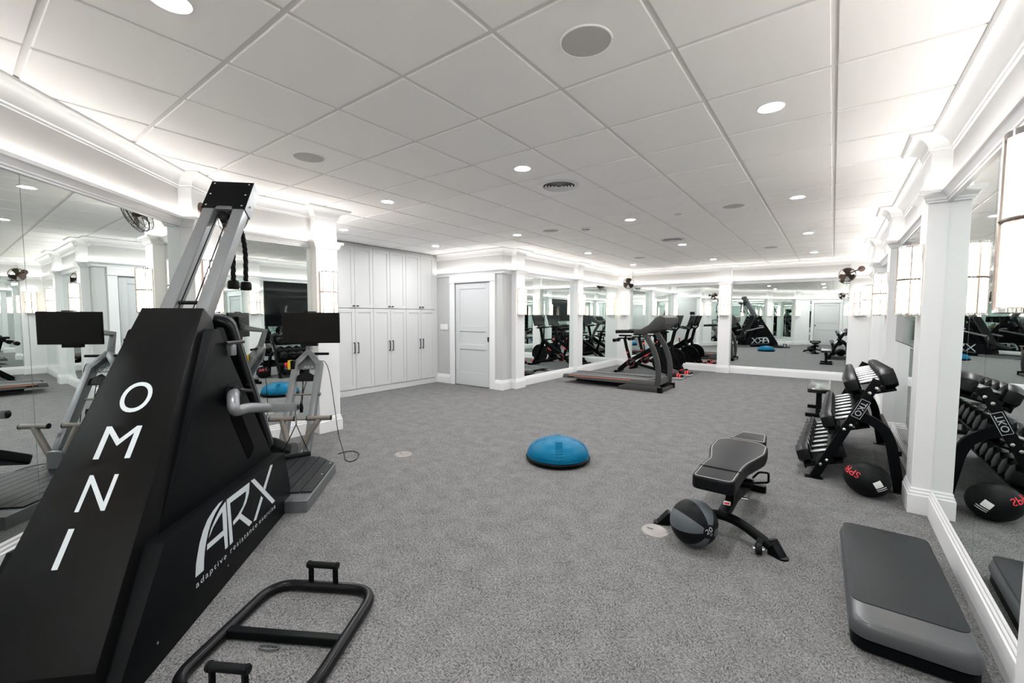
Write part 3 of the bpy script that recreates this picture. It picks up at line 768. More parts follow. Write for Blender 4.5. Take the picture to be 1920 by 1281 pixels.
# the same print on the wall side
for poly in LOGO:
    bm = bmesh.new(); f = bm.faces.new([bm.verts.new((2.07 - p[0], 0.2862, p[1])) for p in poly]); bm.normal_update(); bmesh.ops.triangulate(bm, faces=[f]); me = bpy.data.meshes.new('logo_print'); bm.to_mesh(me); bm.free()
    link('logo_print', me, PRINTW, base)
def screw(p, n, parent, r=0.006, mt=CHROME):
    n = Vector(n).normalized(); G().tube([Vector(p), Vector(p) + n * 0.003], r, 8).build('screw', mt, parent)
for a, z in ((0.30, 0.10), (0.86, 0.09), (1.60, 0.07)): screw((a, -0.285, z), (0, -1, 0), base)
for t in (0.02, 0.45, 0.78): 
    a = 0.976 - 0.536 * t; z = 1.335 - 0.895 * t; screw((a - 0.003, -0.185, z - 0.01), (-1.55, 0, 1), hous)
# slanted slot on the side with bearing of the press arm
Ms = frame((1.245, -0.2105, 0.71), (0.53, 0, -0.85), (0.85, 0, 0.53))
g = G(); g.prism(rrect(0.40, 0.10, 0.03), -0.004, 0.002, 'z', Ms); g.build('arm_slot', mat('slot_black', (0.0015, 0.0015, 0.0015), 0.7, spec=0.03), hous)
# rails
dr = Vector((0.581, 0, 0.814)); pn = Vector((0.814, 0, -0.581))
f0 = Vector((1.563, 0, 2.124))                      # front line of the rails under the head
for sy in (-1, 1):
    g = G(); c0 = f0 - dr * 1.05 + pn * 0.0375; c1 = f0 + dr * 0.02 + pn * 0.0375
    yv = sy * 0.090
    g.tube([c0 + Vector((0, yv, 0)), c1 + Vector((0, yv, 0))], 1.0, section=[(-0.035, -0.0375), (0.035, -0.0375), (0.035, 0.0375), (-0.035, 0.0375)], upv=-pn)
    g.build('rail', STEEL, arx, bevel=(0.010, 3), smooth=35)
g = G(); c = f0 - dr * 0.755 + pn * 0.03
g.tube([c + Vector((0, -0.06, 0)), c + Vector((0, 0.06, 0))], 0.011, 10); g.build('cross_bar', SATIN, arx, smooth=40)
Mh = frame(f0 + dr * 0.125 + pn * 0.047, (0, -1, 0), dr)      # head box: x to the room side, y along the rails, z = -pn
g = G(); g.box(-0.130, 0.130, -0.128, 0.128, -0.047, 0.044, Mh); head = g.build('head_box', STEELD, arx, bevel=(0.003, 1))
g = G(); g.prism([(-0.132, -0.13), (-0.055, -0.13), (-0.045, -0.10), (0.045, -0.10), (0.055, -0.13), (0.132, -0.13), (0.132, 0.13), (-0.132, 0.13)], 0.044, 0.050, 'z', Mh); fp = g.build('face_plate', BLACK, head)
for x in (-0.108, 0.108):
    for y in (-0.105, 0.0, 0.105):
        g = G(); g.tube([Mh @ Vector((x, y, 0.05)), Mh @ Vector((x, y, 0.054))], 0.0065, 10); g.build('bolt', CHROME, head)
for y in (-0.06, 0.05):
    g = G(); g.tube([Mh @ Vector((0.130, y, 0.0)), Mh @ Vector((0.134, y, 0.0))], 0.0065, 10); g.build('bolt', CHROME, head)
for x, y in ((-0.02, -0.13), (0.04, -0.125), (0.0, -0.165)):
    g = G(); g.tube([Mh @ Vector((x - 0.02, y, -0.01)), Mh @ Vector((x + 0.02, y, -0.01))], 0.034, 18); g.build('pulley', SATIN, head, smooth=40)
for x in (0.03, -0.035):
    g = G(); p0 = Mh @ Vector((x, -0.16, 0.025)); p1 = f0 - dr * 0.98 + pn * 0.02; g.tube([p0, (p1.x, -x * 1.2, p1.z)], 0.0035, 6); g.build('cable', SATIN, arx)
# backrest and seat pads
du = Vector((-0.493, 0, 0.870)); dn = Vector((0.870, 0, 0.493))     # up along the pad, outward to the user
def pad(name, c, ux, un, w, l, t, r, parent, mt=LEATHER):
    g = G(); M_ = frame(c, (0, -1, 0), ux)
    sec = rrect(w, l, r, 6)
    g.prism(sec, -t / 2, t / 2, 'z', M_)
    return g.build(name, mt, parent, bevel=(0.018, 3), smooth=50)
cb = Vector((1.50, 0, 0.925))
bp_ = pad('backrest', cb, du, dn, 0.36, 1.12, 0.085, 0.07, arx)
g = G(); g.prism(rrect(0.365, 1.125, 0.07, 6), -0.008, 0.008, 'z', frame(cb + dn * 0.012, (0, -1, 0), du)); g.build('piping', mat('pad_edge', (0.045, 0.05, 0.058), 0.4), bp_, smooth=40)
g = G(); g.rect(cb - dn * 0.05 + du * 0.2, Vector((1.2, 0, 1.0)), 0.16, 0.06); g.rect(cb - dn * 0.05 - du * 0.25, Vector((1.45, 0, 0.6)), 0.16, 0.06); g.build('backrest_bracket', BLACK, arx)
pad('seat', (2.04, 0, 0.385), Vector((-0.90, 0, 0.43)), None, 0.32, 0.42, 0.075, 0.06, arx)
g = G(); g.rect((1.74, 0, 0.20), (2.02, 0, 0.34), 0.10, 0.06); g.build('seat_support', BLACK, arx)
# press arms
for sy in (-1, 1):
    g = G(); y0 = sy * 0.215; y1 = sy * 0.315
    g.tube([(1.10, y0, 0.965), (1.10, sy * 0.25, 0.965)], 0.058, 20); g.build('arm_bearing', SATIN, arx, smooth=40)
    g = G(); g.tube(fillet([(1.10, sy * 0.235, 0.975), (0.96, y1 - sy * 0.02, 0.975), (0.92, y1, 0.905), (1.08, y1, 0.892), (1.34, y1, 0.838)], 0.06, 6), 0.030, 12)
    g.build('press_arm', STEEL, arx, smooth=40)
    g = G(); g.tube([(1.32, y1, 0.842), (1.83, y1, 0.738)], 1.0, section=[(-0.022, -0.030), (0.022, -0.030), (0.022, 0.030), (-0.022, 0.030)]); g.build('arm_sleeve', STEEL, arx, bevel=(0.008, 2), smooth=40)
    g = G(); g.tube([(1.82, y1, 0.740), (1.855, y1, 0.733)], 0.030, 12); g.build('arm_cap', SATIN, arx, smooth=40)
    g = G(); g.tube([(1.15, sy * 0.24, 0.985), (1.30, sy * 0.24, 0.955)], 0.013, 10); g.tube([(1.27, sy * 0.24, 1.0), (1.33, sy * 0.24, 0.92)], 0.012, 10); g.build('lock_lever', SATIN, arx, smooth=40)
    # shoulder clip at the apex
    g = G(); g.prism([(1.0, 1.30), (1.02, 1.355), (1.07, 1.352), (1.085, 1.335), (1.13, 1.25), (1.07, 1.22)], sy * 0.195, sy * 0.207, 'y'); g.build('apex_plate', BLACK, arx)
    g = G(); g.tube([(1.05, sy * 0.225, 1.265), (1.26, sy * 0.225, 1.262)], 0.011, 10); g.build('handle_rod', SATIN, arx, smooth=40)
    g = G(); g.box(1.10, 1.145, sy * 0.205, sy * 0.24, 1.19, 1.255); g.build('clip_block', STEEL, arx, bevel=(0.008, 2), smooth=40)
# standing platform with plank deck
oct_ = [(1.66, -0.44), (2.44, -0.44), (2.66, -0.24), (2.66, 0.24), (2.44, 0.44), (1.66, 0.44)]
plat = G().prism(oct_, 0.0, 0.088, 'z').build('platform', STEELD, arx, bevel=(0.003, 1))
npk = 10; y_lo, y_hi = -0.43, 0.43
for k in range(npk):
    y0 = y_lo + (y_hi - y_lo) * k / npk + 0.003; y1 = y_lo + (y_hi - y_lo) * (k + 1) / npk - 0.003
    def xe(y): return 2.65 if abs(y) < 0.235 else 2.65 - (abs(y) - 0.235) * 1.1
    G().prism([(1.80, y0), (xe(y0), y0), (xe(y1), y1), (1.80, y1)], 0.088, 0.100, 'z').build('deck_plank', mat('deck_black', (0.014, 0.015, 0.017), 0.5, var=0.2, scale=60, bump=0.3, spec=0.2), plat)
for x, y in ((1.85, -0.405), (2.15, -0.405), (2.42, -0.40), (2.60, -0.23)): screw((x, y, 0.1), (0, 0, 1), plat, 0.008)
# leaning tower
TB, TT, TZ = 2.66, 3.20, 0.93
ytw = 0.115
sec_l = (0.050, 0.075)
for sy in (-1, 1):
    g = G(); g.tube([(TB, sy * ytw, 0.03), (TT, sy * ytw, TZ)], 1.0, section=[(-0.028, -0.045), (0.028, -0.045), (0.028, 0.045), (-0.028, 0.045)], upv=(-1, 0, 0.4))
    g.build('tower_leg', STEEL, arx, bevel=(0.006, 2), smooth=35)
    g = G(); g.tube([(TT - 0.02, sy * ytw, TZ - 0.03), (TT + 0.055, sy * 0.0, TZ + 0.10)], 1.0, section=[(-0.028, -0.045), (0.028, -0.045), (0.028, 0.045), (-0.028, 0.045)], upv=(-1, 0, 0.4))
    g.build('tower_arch', STEEL, arx, bevel=(0.006, 2), smooth=35)
uL = Vector((TT - TB, 0, TZ - 0.03)).normalized(); nL = Vector((-uL.z, 0, uL.x))
ctr = Vector((TT - 0.02, 0, TZ - 0.035))
Mg = frame(ctr + uL * 0.02, (0, -1, 0), uL)
g = G(); g.prism([(-0.09, -0.06), (0.09, -0.06), (0.09, 0.03), (0.0, 0.10), (-0.09, 0.03)], -0.012, -0.004, 'z', Mg); gus = g.build('gusset_plate', STEELD, arx)
fit_text('logo_print', 'ARX', 0.105, 0.030, PRINTW, gus, Mg @ Matrix.Translation((0.01, -0.035, -0.003)), spacing=1.0)
g = G(); g.prism([(-0.085, -0.20), (0.085, -0.20), (0.085, -0.14), (0.0, -0.085), (-0.085, -0.14)], 0.0, 0.02, 'z', Mg); g.build('pulley_shield', SATIN, arx, bevel=(0.006, 2))
for d in (0.36, 0.62):
    c = Vector((TB, 0, 0.03)) + uL * (1.05 - d); g = G(); g.tube([c + Vector((0, -0.13, 0)), c + Vector((0, 0.13, 0))], 0.010, 8); g.build('cross_pin', WARMGRIP, arx, smooth=40)
    for sy in (-1, 1):
        g = G(); g.tube([c + Vector((0, sy * 0.14, 0)), c + Vector((0, sy * 0.165, 0))], 0.018, 10); g.build('pin_nut', STEELD, arx)
for x, dd in ((0.02, 0.0), (-0.02, 0.01), (0.035, -0.01)):
    c0 = ctr - uL * 0.12 + Vector((0, x, 0)) + nL * 0.02; c1 = ctr - uL * (0.42 + dd * 3) + Vector((-0.02, x * 0.4, -0.03)); g = G(); g.tube([c0, (c0 + c1) / 2 + Vector((0.0, dd * 2, -0.02)), c1], 0.004, 6); g.build('cable', SATIN, arx)
g = G(); c1 = ctr - uL * 0.42 + Vector((-0.02, 0, -0.03)); g.tube([c1 + Vector((0, 0, 0.04)), c1, c1 - Vector((0, 0, 0.05))], [0.012, 0.02, 0.015], 10); g.build('cable_stop', SATIN, arx, smooth=40)
# V handle bars in front of the tower foot
vc = Vector((2.64, 0.0, 0.10)); 
g = G(); g.prism(rrect(0.12, 0.16, 0.03), 0.0, 0.03, 'x', Matrix.Translation((2.60, -0.02, 0.17))); g.build('handle_bracket', STEEL, arx, bevel=(0.004, 1))
for sy, yb in ((-1, -0.235), (1, 0.095)):
    mid = Vector((2.70, yb, 0.45))
    g = G(); g.tube([(2.63, -0.02 + sy * 0.02, 0.13), (2.70, yb, 0.44)], 0.026, 12); g.build('handle_stem', WARMGRIP, arx, smooth=40)
    g = G(); g.tube([(2.70, yb - 0.105, 0.45), (2.70, yb + 0.105, 0.447)], 0.023, 12); g.build('handle_grip', WARMGRIP, arx, smooth=40)
    for e in (-1, 1):
        g = G(); g.tube([(2.70, yb + e * 0.105, 0.449), (2.70, yb + e * 0.112, 0.449)], 0.025, 12); g.build('grip_end_ring', SATIN, arx)
# monitor on its arm
g = G(); g.tube([(TT + 0.03, 0.01, TZ + 0.06), (TT + 0.10, 0.0, TZ + 0.30), (3.06, -0.04, 1.26), (2.99, -0.09, 1.29)], 1.0, section=[(-0.022, -0.03), (0.022, -0.03), (0.022, 0.03), (-0.022, 0.03)], upv=(1, 0, 0)); g.build('monitor_arm', STEEL, arx, bevel=(0.004, 1))
yM = 0.11 * -1
mon = G().box(2.945, 2.965, yM - 0.268, yM + 0.268, 1.145, 1.448).build('monitor', SATIN, arx, bevel=(0.003, 1))
G().box(2.9435, 2.945, yM - 0.262, yM + 0.262, 1.158, 1.442).build('screen', SCREENM, mon)
G().box(2.965, 3.0, yM - 0.09, yM + 0.09, 1.22, 1.40).build('rear_shell', SATIN, mon, bevel=(0.006, 1))
G().box(2.935, 2.965, yM - 0.05, yM + 0.05, 1.449, 1.459).build('camera_bar', SATIN, mon)
G().box(2.93, 2.97, yM - 0.06, yM + 0.10, 1.118, 1.146).build('speaker_bar', SATIN, mon)
g = G(); g.tube([(TT + 0.02, -0.20, TZ + 0.085), (TT + 0.02, 0.20, TZ + 0.085)], 0.014, 10); g.build('top_handle', SATIN, arx, smooth=40)
# emergency stop
Me = frame((TT - 0.06, 0.15, TZ - 0.02), (-1, 0, 0), (0, 0, 1))
e1 = G().box(-0.03, 0.03, -0.045, 0.045, -0.04, 0.0, Me).build('stop_box', SATIN, arx, bevel=(0.003, 1))
G().box(-0.032, 0.032, -0.047, 0.047, 0.0, 0.025, Me).build('stop_cover', YELLOW, e1, bevel=(0.003, 1))
G().lathe([(0.0001, 0.062), (0.018, 0.060), (0.024, 0.052), (0.022, 0.042), (0.012, 0.040), (0.012, 0.025)], 16, Me).build('stop_button', RED, e1, smooth=40)
# cord from the tower to the floor
def W(a, b, z): return Vector(((-a + b) * q2, (a + b) * q2, z))
pts = [W(3.17, -2.83, 0.94), W(3.18, -2.78, 0.93), W(3.19, -2.74, 0.80), W(3.2, -2.70, 0.45), W(3.18, -2.66, 0.15), W(3.10, -2.60, 0.012), W(2.95, -2.55, 0.008), W(2.78, -2.50, 0.008), W(2.72, -2.44, 0.008), W(2.80, -2.40, 0.008), W(2.98, -2.42, 0.008), W(3.06, -2.52, 0.008), W(2.98, -2.62, 0.008)]
def smooth_pts(p, n=6):
    out = []; p = [Vector(q) for q in p]; q = [p[0]] + p + [p[-1]]
    for i in range(1, len(q) - 2):
        for k in range(n):
            t = k / n; a, b, c, d = q[i - 1:i + 3]
            out.append(0.5 * ((2 * b) + (-a + c) * t + (2 * a - 5 * b + 4 * c - d) * t * t + (-a + 3 * b - 3 * c + d) * t ** 3))
    return out + [p[-1]]
o = G().tube(smooth_pts(pts), 0.004, 6).build('power_cord', SATIN, smooth=60)
tag(o, 'thin black cord looping on the carpet beside the grey platform', 'cord')
# rope attachment hanging from the head
rope = thing('triceps_rope', 'black twisted triceps rope with rubber ends hanging from the machine head', 'rope', W(1.80, -2.95, 1.60))
def twist(p, r):
    g = G(); P2 = smooth_pts(p, 10)
    for s_ in range(3):
        q = []
        for i, c in enumerate(P2):
            a = i * 0.95 + s_ * 2 * PI / 3
            q.append(c + Vector((math.cos(a), math.sin(a), 0)) * r * 0.55)
        g.tube(q, r * 0.62, 6)
    return g
B0 = W(1.80, -2.95, 1.60)
top = W(1.76, -2.95, 2.05)
twist([W(1.70, -2.95, 2.10) - B0, W(1.80, -2.95, 2.02) - B0, W(1.85, -2.95, 1.88) - B0, W(1.845, -2.95, 1.67) - B0], 0.015).build('rope_strand', RUBBER, rope, smooth=60)
twist([W(1.70, -2.95, 2.10) - B0, W(1.72, -2.96, 2.0) - B0, W(1.715, -2.97, 1.85) - B0, W(1.705, -2.97, 1.66) - B0], 0.015).build('rope_strand', RUBBER, rope, smooth=60)
for a, b in ((1.845, -2.95), (1.705, -2.97)):
    c = W(a, b, 1.60) - B0
    G().lathe([(0.0001, 0.0), (0.034, 0.002), (0.038, 0.015), (0.036, 0.05), (0.028, 0.062), (0.0001, 0.064)], 12, Matrix.Translation(c)).build('rubber_end', RUBBER, rope, smooth=40)
G().tube([W(1.66, -2.95, 2.13) - B0, W(1.70, -2.95, 2.10) - B0], 0.010, 8).build('clip', CHROME, rope)
# strap handle hanging from the press arm
hnd = thing('cable_handle', 'black strap handle clipped to the end of the grey press arm', 'handle', W(1.85, -2.63, 0.40))
B1 = W(1.85, -2.63, 0.40); bar = [W(1.81, -2.74, 0.36) - B1, W(1.89, -2.56, 0.36) - B1]
d_ = (bar[1] - bar[0]).normalized()
tp = W(1.85, -2.635, 0.60) - B1
for k in (0, 1): G().tube([tp, (tp + bar[k]) / 2 + Vector((0, 0, 0.0)), bar[k]], 1.0, section=[(-0.014, -0.002), (0.014, -0.002), (0.014, 0.002), (-0.014, 0.002)]).build('strap', RUBBER, hnd)
G().tube([bar[0] - d_ * 0.01, bar[1] + d_ * 0.01], 0.019, 12).build('grip', RUBBER, hnd, smooth=40)
G().tube([tp + Vector((0.012 * math.cos(t), 0, 0.055 + 0.055 * math.sin(t))) for t in [2 * PI * k / 16 for k in range(16)]], 0.004, 6, closed=True).build('carabiner', CHROME, hnd, smooth=60)
G().tube([tp + Vector((0, 0, 0.10)), W(1.85, -2.635, 0.735) - B1], 0.006, 6).build('link', CHROME, hnd)

# ================================================================== black tube frame with grips on the carpet
d_l = Vector((0.515, -0.857, 0)); d_w = Vector((0.857, 0.515, 0))
tl = Vector((-2.236, -1.148, 0.026))
fr = thing('handle_frame', 'black tubular rectangle frame with two raised grips lying on the carpet', 'exercise frame', (tl.x, tl.y, 0))
Lf, Wf = 0.65, 0.545
O_ = Vector((0, 0, 0.026))
loop = fillet([O_, O_ + d_w * Wf, O_ + d_w * Wf + d_l * Lf, O_ + d_l * Lf], 0.13, 8, closed=True)
G().tube(loop, 0.0255, 14, closed=True).build('tube_loop', SATIN, fr, smooth=40)
c0 = O_ + d_l * 0.345
G().tube([c0 + d_w * 0.01, c0 + d_w * (Wf - 0.01)], 1.0, section=[(-0.019, -0.019), (0.019, -0.019), (0.019, 0.019), (-0.019, 0.019)]).build('cross_bar', BLACK, fr, bevel=(0.003, 1))
for base_, off in ((O_, 0.262), (O_ + d_l * Lf, 0.264)):
    h0 = base_ + d_w * off
    for e in (-1, 1):
        G().tube([h0 + d_w * e * 0.066 + Vector((0, 0, 0.015)), h0 + d_w * e * 0.064 + Vector((0, 0, 0.115))], 1.0, section=[(-0.008, -0.012), (0.008, -0.012), (0.008, 0.012), (-0.008, 0.012)]).build('grip_post', BLACK, fr)
    gp = G().tube([h0 + d_w * -0.082 + Vector((0, 0, 0.115)), h0 + d_w * 0.082 + Vector((0, 0, 0.115))], 0.0165, 14).build('grip', RUBBER, fr, smooth=40)
    for e in (-1, 1): G().tube([h0 + d_w * e * 0.070 + Vector((0, 0, 0.115)), h0 + d_w * e * 0.076 + Vector((0, 0, 0.115))], 0.0195, 14).build('grip_flange', RUBBER, gp, smooth=40)
ck = c0 + d_w * 0.235 + d_l * 0.045
G().tube([ck + d_w * (0.045 * math.cos(t)) + d_l * (0.014 * math.sin(t)) + Vector((0, 0, -0.016)) for t in [2 * PI * k / 18 for k in range(18)]], 0.004, 6, closed=True).build('snap_hook', STEELD, fr, smooth=60)
# ================================================================== balance dome
bo = thing('balance_dome', 'bright blue half-dome balance trainer with black base on the carpet', 'balance trainer', (-2.09, 1.48, 0))
Rb = 0.315
G().lathe([(0.0001, 0.0), (0.285, 0.0), (0.300, 0.008), (0.312, 0.022), (0.316, 0.040), (0.306, 0.052), (0.285, 0.056), (0.0001, 0.056)], 48).build('base', BLACK, bo, smooth=40)
dome = [(0.302, 0.052), (0.300, 0.075)] + [(0.297 * math.cos(t) ** 0.92, 0.072 + 0.150 * math.sin(t)) for t in [k * PI / 2 / 12 for k in range(1, 12)]] + [(0.0001, 0.222)]
dm_ = G().lathe(dome, 64).build('dome', BLUE, bo, smooth=60)
for rr, z in ((0.304, 0.060), (0.300, 0.078), (0.296, 0.090)): G().tube([(rr * math.cos(2 * PI * k / 64), rr * math.sin(2 * PI * k / 64), z) for k in range(64)], 0.0035, 6, closed=True).build('ridge', BLUE, dm_, smooth=60)
def dome_pt(r, a):  # height of dome surface at radius r
    t = math.acos(min(1, (r / 0.297)) ** (1 / 0.92)); return Vector((r * math.cos(a), r * math.sin(a), 0.072 + 0.150 * math.sin(t) + 0.001))
for k in range(4):
    a0 = math.radians(-57 + 90 * k)
    for j in range(9):
        r1 = 0.285 - j * 0.019; da = 0.033 / max(r1, 0.08)
        p = [dome_pt(r1, a0 + da * s_) for s_ in (-1.0, -0.5, 0, 0.5, 1.0)]
        if j == 0 and k == 0: pass
        G().tube(p, 0.004, 5).build('tread_rib', BLUE, dm_, smooth=60)
# ================================================================== adjustable bench
be = thing('weight_bench', 'black padded adjustable weight bench with grey stitching, behind the striped ball', 'bench', (-0.46, 1.2, 0))
def Bp(x, y, z=0.0): return Vector((x + 0.46, y - 1.2, z))
def pad_poly(name, pts, z0, z1, tilt=None):
    g = G(); g.prism([(p[0] + 0.46, p[1] - 1.2) for p in pts], z0, z1, 'z')
    if tilt: g.v = [Vector((v.x, v.y, v.z + (v.y - tilt[0]) * tilt[1])) for v in g.v]
    return g.build(name, LEATHER, be, bevel=(0.014, 3), smooth=50)
def stitch(pts, z, parent, tilt=None):
    p = [Vector((q[0] + 0.46, q[1] - 1.2, z + ((q[1] - 1.2 - tilt[0]) * tilt[1] if tilt else 0))) for q in pts]
    G().tube(p, 0.0022, 4, closed=True).build('stitching', STITCH, parent)
front = fillet([(-0.625, 0.60, 0), (-0.385, 0.60, 0), (-0.372, 0.88, 0), (-0.36, 0.97, 0), (-0.29, 1.22, 0), (-0.295, 1.42, 0), (-0.36, 1.49, 0), (-0.58, 1.49, 0), (-0.645, 1.42, 0), (-0.65, 1.22, 0), (-0.60, 0.97, 0), (-0.618, 0.88, 0)], 0.05, 4, closed=True)
def inset(pts, d):
    c = sum((Vector(p) for p in pts), Vector()) / len(pts); out = []
    n = len(pts)
    for i in range(n):
        a, b = Vector(pts[i - 1]), Vector(pts[(i + 1) % n]); t = (b - a).normalized(); out.append(Vector(pts[i]) + Vector((-t.y, t.x, 0)) * d)
    return out
tl_ = (-0.6, 0.045)
fp_ = pad_poly('main_pad', [(p.x, p.y) for p in front], 0.365, 0.445, tl_)
stitch(inset(front, 0.016), 0.4455, fp_, tl_)
G().tube([Bp(-0.615, 0.80, 0.4465 + (0.80 - 1.2 + 0.6) * 0.045), Bp(-0.376, 0.80, 0.4465 + (0.80 - 1.2 + 0.6) * 0.045)], 0.004, 5).build('seam', RUBBER, fp_)
seat2 = fillet([(-0.59, 1.63, 0), (-0.335, 1.63, 0), (-0.355, 1.90, 0), (-0.54, 1.90, 0)], 0.03, 4, closed=True)
sp2 = pad_poly('seat_pad', [(p.x, p.y) for p in seat2], 0.375, 0.45)
stitch(inset(seat2, 0.014), 0.4505, sp2)
# frame
G().tube([Bp(-0.49, 0.90, 0.115), Bp(-0.475, 1.20, 0.145), Bp(-0.455, 1.80, 0.06)], 1.0, section=[(-0.032, -0.032), (0.032, -0.032), (0.032, 0.032), (-0.032, 0.032)]).build('spine', BLACK, be, bevel=(0.008, 2), smooth=40)
arc = [Bp(-0.83, 0.80, 0.03), Bp(-0.70, 0.845, 0.085), Bp(-0.56, 0.875, 0.115), Bp(-0.49, 0.88, 0.12), Bp(-0.40, 0.865, 0.112), Bp(-0.30, 0.825, 0.085), Bp(-0.20, 0.785, 0.045)]
G().tube(smooth_pts(arc, 4), 0.030, 14).build('front_foot_bar', BLACK, be, smooth=40)
for sx, (fx, fy) in ((-1, (-0.845, 0.785)), (1, (-0.165, 0.785))):
    Mf = Matrix.Translation(Bp(fx, fy, 0.0)) @ Matrix.Rotation(-0.55 if sx > 0 else 0.45, 4, 'Z')
    ft = G().prism(rrect(0.12, 0.07, 0.034), 0.0, 0.010, 'z', Mf).build('foot_plate', BLACK, be)
    g = G(); g.add([(-0.045 * sx, -0.03, 0.010), (0.035 * sx, -0.03, 0.010), (0.035 * sx, 0.03, 0.010), (-0.045 * sx, 0.03, 0.010), (-0.055 * sx, -0.03, 0.085), (-0.045 * sx, 0.03, 0.085), (-0.035 * sx, -0.03, 0.085), (-0.03 * sx, 0.03, 0.085)], [(0, 1, 2, 3), (0, 4, 6, 1), (3, 2, 7, 5), (1, 6, 7, 2), (4, 5, 7, 6), (0, 3, 5, 4)], Mf); g.build('gusset', BLACK, ft)
wx = Bp(-0.262, 0.735, 0.035)
G().tube([wx + Vector((-0.014, -0.004, 0)), wx + Vector((0.014, 0.004, 0))], 0.032, 18).build('wheel', RUBBER, be, smooth=40)
G().tube([wx + Vector((-0.030, -0.008, 0)), wx + Vector((0.030, 0.008, 0))], 0.008, 8).build('axle', CHROME, be)
G().rect(wx + Vector((0, 0, 0.02)), Bp(-0.255, 0.80, 0.085), 0.034, 0.012).build('wheel_fork', BLACK, be)
G().rect(Bp(-0.475, 1.06, 0.14), Bp(-0.47, 1.04, 0.36), 0.05, 0.06, (0, 1, 0)).build('seat_post', BLACK, be)
G().rect(Bp(-0.46, 1.38, 0.12), Bp(-0.46, 1.60, 0.36), 0.05, 0.05, (0, 1, 0)).build('rear_post', BLACK, be)
G().rect(Bp(-0.46, 1.55, 0.34), Bp(-0.46, 1.76, 0.38), 0.10, 0.03, (0, 0, 1)).build('hinge_plate', BLACK, be)
G().tube([Bp(-0.52, 1.12, 0.27), Bp(-0.36, 1.16, 0.27)], 0.032, 14).build('pivot_roller', BLACK, be, smooth=40)
G().tube([Bp(-0.43, 1.22, 0.135), Bp(-0.39, 1.225, 0.135)], 0.010, 10).build('lock_knob', CHROME, be)
G().tube(fillet([Bp(-0.40, 1.50, 0.20), Bp(-0.36, 1.52, 0.25), Bp(-0.30, 1.54, 0.25), Bp(-0.30, 1.56, 0.17), Bp(-0.40, 1.54, 0.15)], 0.015, 3), 0.008, 8).build('adjuster_loop', BLACK, be, smooth=40)
G().prism(rrect(0.24, 0.055, 0.02), 0.0, 0.055, 'z', Matrix.Translation(Bp(-0.455, 1.80, 0.0))).build('rear_foot', BLACK, be, bevel=(0.004, 1))
st = G().prism(rrect(0.042, 0.055, 0.003), 0.0, 0.0012, 'z', frame(Bp(-0.484, 1.0, 0.161), (1, 0.1, 0), (-0.1, 1, 0.1))).build('sticker', PINKW, be)
G().prism(rrect(0.034, 0.026, 0.002), 0.0012, 0.002, 'z', frame(Bp(-0.484, 0.992, 0.1605), (1, 0.1, 0), (-0.1, 1, 0.1))).build('sticker_print', REDP, st)
# ================================================================== striped medicine ball
RB = 0.140
mb = thing('medicine_ball', 'black and grey striped medicine ball marked 20 in front of the bench', 'ball', (-0.605, 0.625, 0.0))
pole = Vector((0.628, -0.482, 0.03)).normalized()
xax = pole.cross(Vector((0, 0, 1))).normalized(); Mball = frame((0, 0, RB), xax, pole.cross(xax))
nseg = 48
for wedge in range(8):
    g = G(); n1, n2 = 8, 20
    for i in range(n1 + 1):
        a = 2 * PI * (wedge + i / n1) / 8 + 0.12
        for j in range(n2 + 1):
            t = 0.20 + (PI - 0.40) * j / n2
            g.v.append(Mball @ Vector((RB * math.sin(t) * math.cos(a), RB * math.sin(t) * math.sin(a), RB * math.cos(t))))
    for i in range(n1):
        for j in range(n2): g.f.append((i * (n2 + 1) + j, (i + 1) * (n2 + 1) + j, (i + 1) * (n2 + 1) + j + 1, i * (n2 + 1) + j + 1))
    g.build('panel', GREYBALL if wedge % 2 else RUBBER, mb, smooth=60)
for sg in (1, -1):
    g = G(); prof = [(max(0.0001, RB * 1.004 * math.sin(t)), sg * RB * 1.004 * math.cos(t)) for t in [0.30 * k / 6 for k in range(7)]]
    g.lathe(prof, 28, Mball); g.build('pole_cap', RUBBER, mb, smooth=60)
Mt = Mball @ Matrix.Rotation(math.radians(205), 4, 'Z')
def on_ball(p):
    q = Vector((p.x, p.y, 0)); z = math.sqrt(max(0, (RB * 1.008) ** 2 - q.x ** 2 - q.y ** 2)); return Mt @ Vector((q.x, q.y, z))
fit_text('weight_print', '20', 0.046, 0.032, PRINTW, mb, None, fn=lambda p: on_ball(p + Vector((0, 0.010, 0))), cut=1)
fit_text('unit_print', 'LB', 0.016, 0.012, PRINTW, mb, None, fn=lambda p: on_ball(p + Vector((0.003, -0.019, 0))))
# ================================================================== oval grip ball under the rack
sb = thing('grip_ball', 'black oval medicine ball with grip recess and red lettering by the rack leg', 'ball', (0.310, 2.235, 0.0))
SR = 0.132; SL = 0.152
ax = Vector((0.93, -0.36, -0.10)).normalized(); sx_ = ax.cross(Vector((0, 0, 1))).normalized(); Msb = frame((0, 0, SR), sx_, ax.cross(sx_))   # local z along the long axis
upl = Msb.to_3x3().inverted() @ Vector((0.25, 0.15, 1)).normalized()
g = G(); nu, nv = 48, 32
for j in range(nv + 1):
    t = PI * j / nv
    for i in range(nu):
        a = 2 * PI * i / nu
        d = Vector((math.sin(t) * math.cos(a), math.sin(t) * math.sin(a), math.cos(t)))
        k = d.dot(upl); al = Vector((d.x, d.y, d.z)) - upl * k
        dent = 0.0
        lat = al - Vector((0, 0, 1)) * al.z
        dx = al.z / 0.42; dy = lat.length / 0.24
        rr = math.sqrt(dx * dx + dy * dy)
        if k > 0 and rr < 1: dent = 0.055 * (0.5 + 0.5 * math.cos(PI * rr))
        p = Vector((d.x * SR, d.y * SR, math.copysign(abs(d.z) ** 0.93, d.z) * SL)) * (1 - dent / SR)
        g.v.append(Msb @ p)
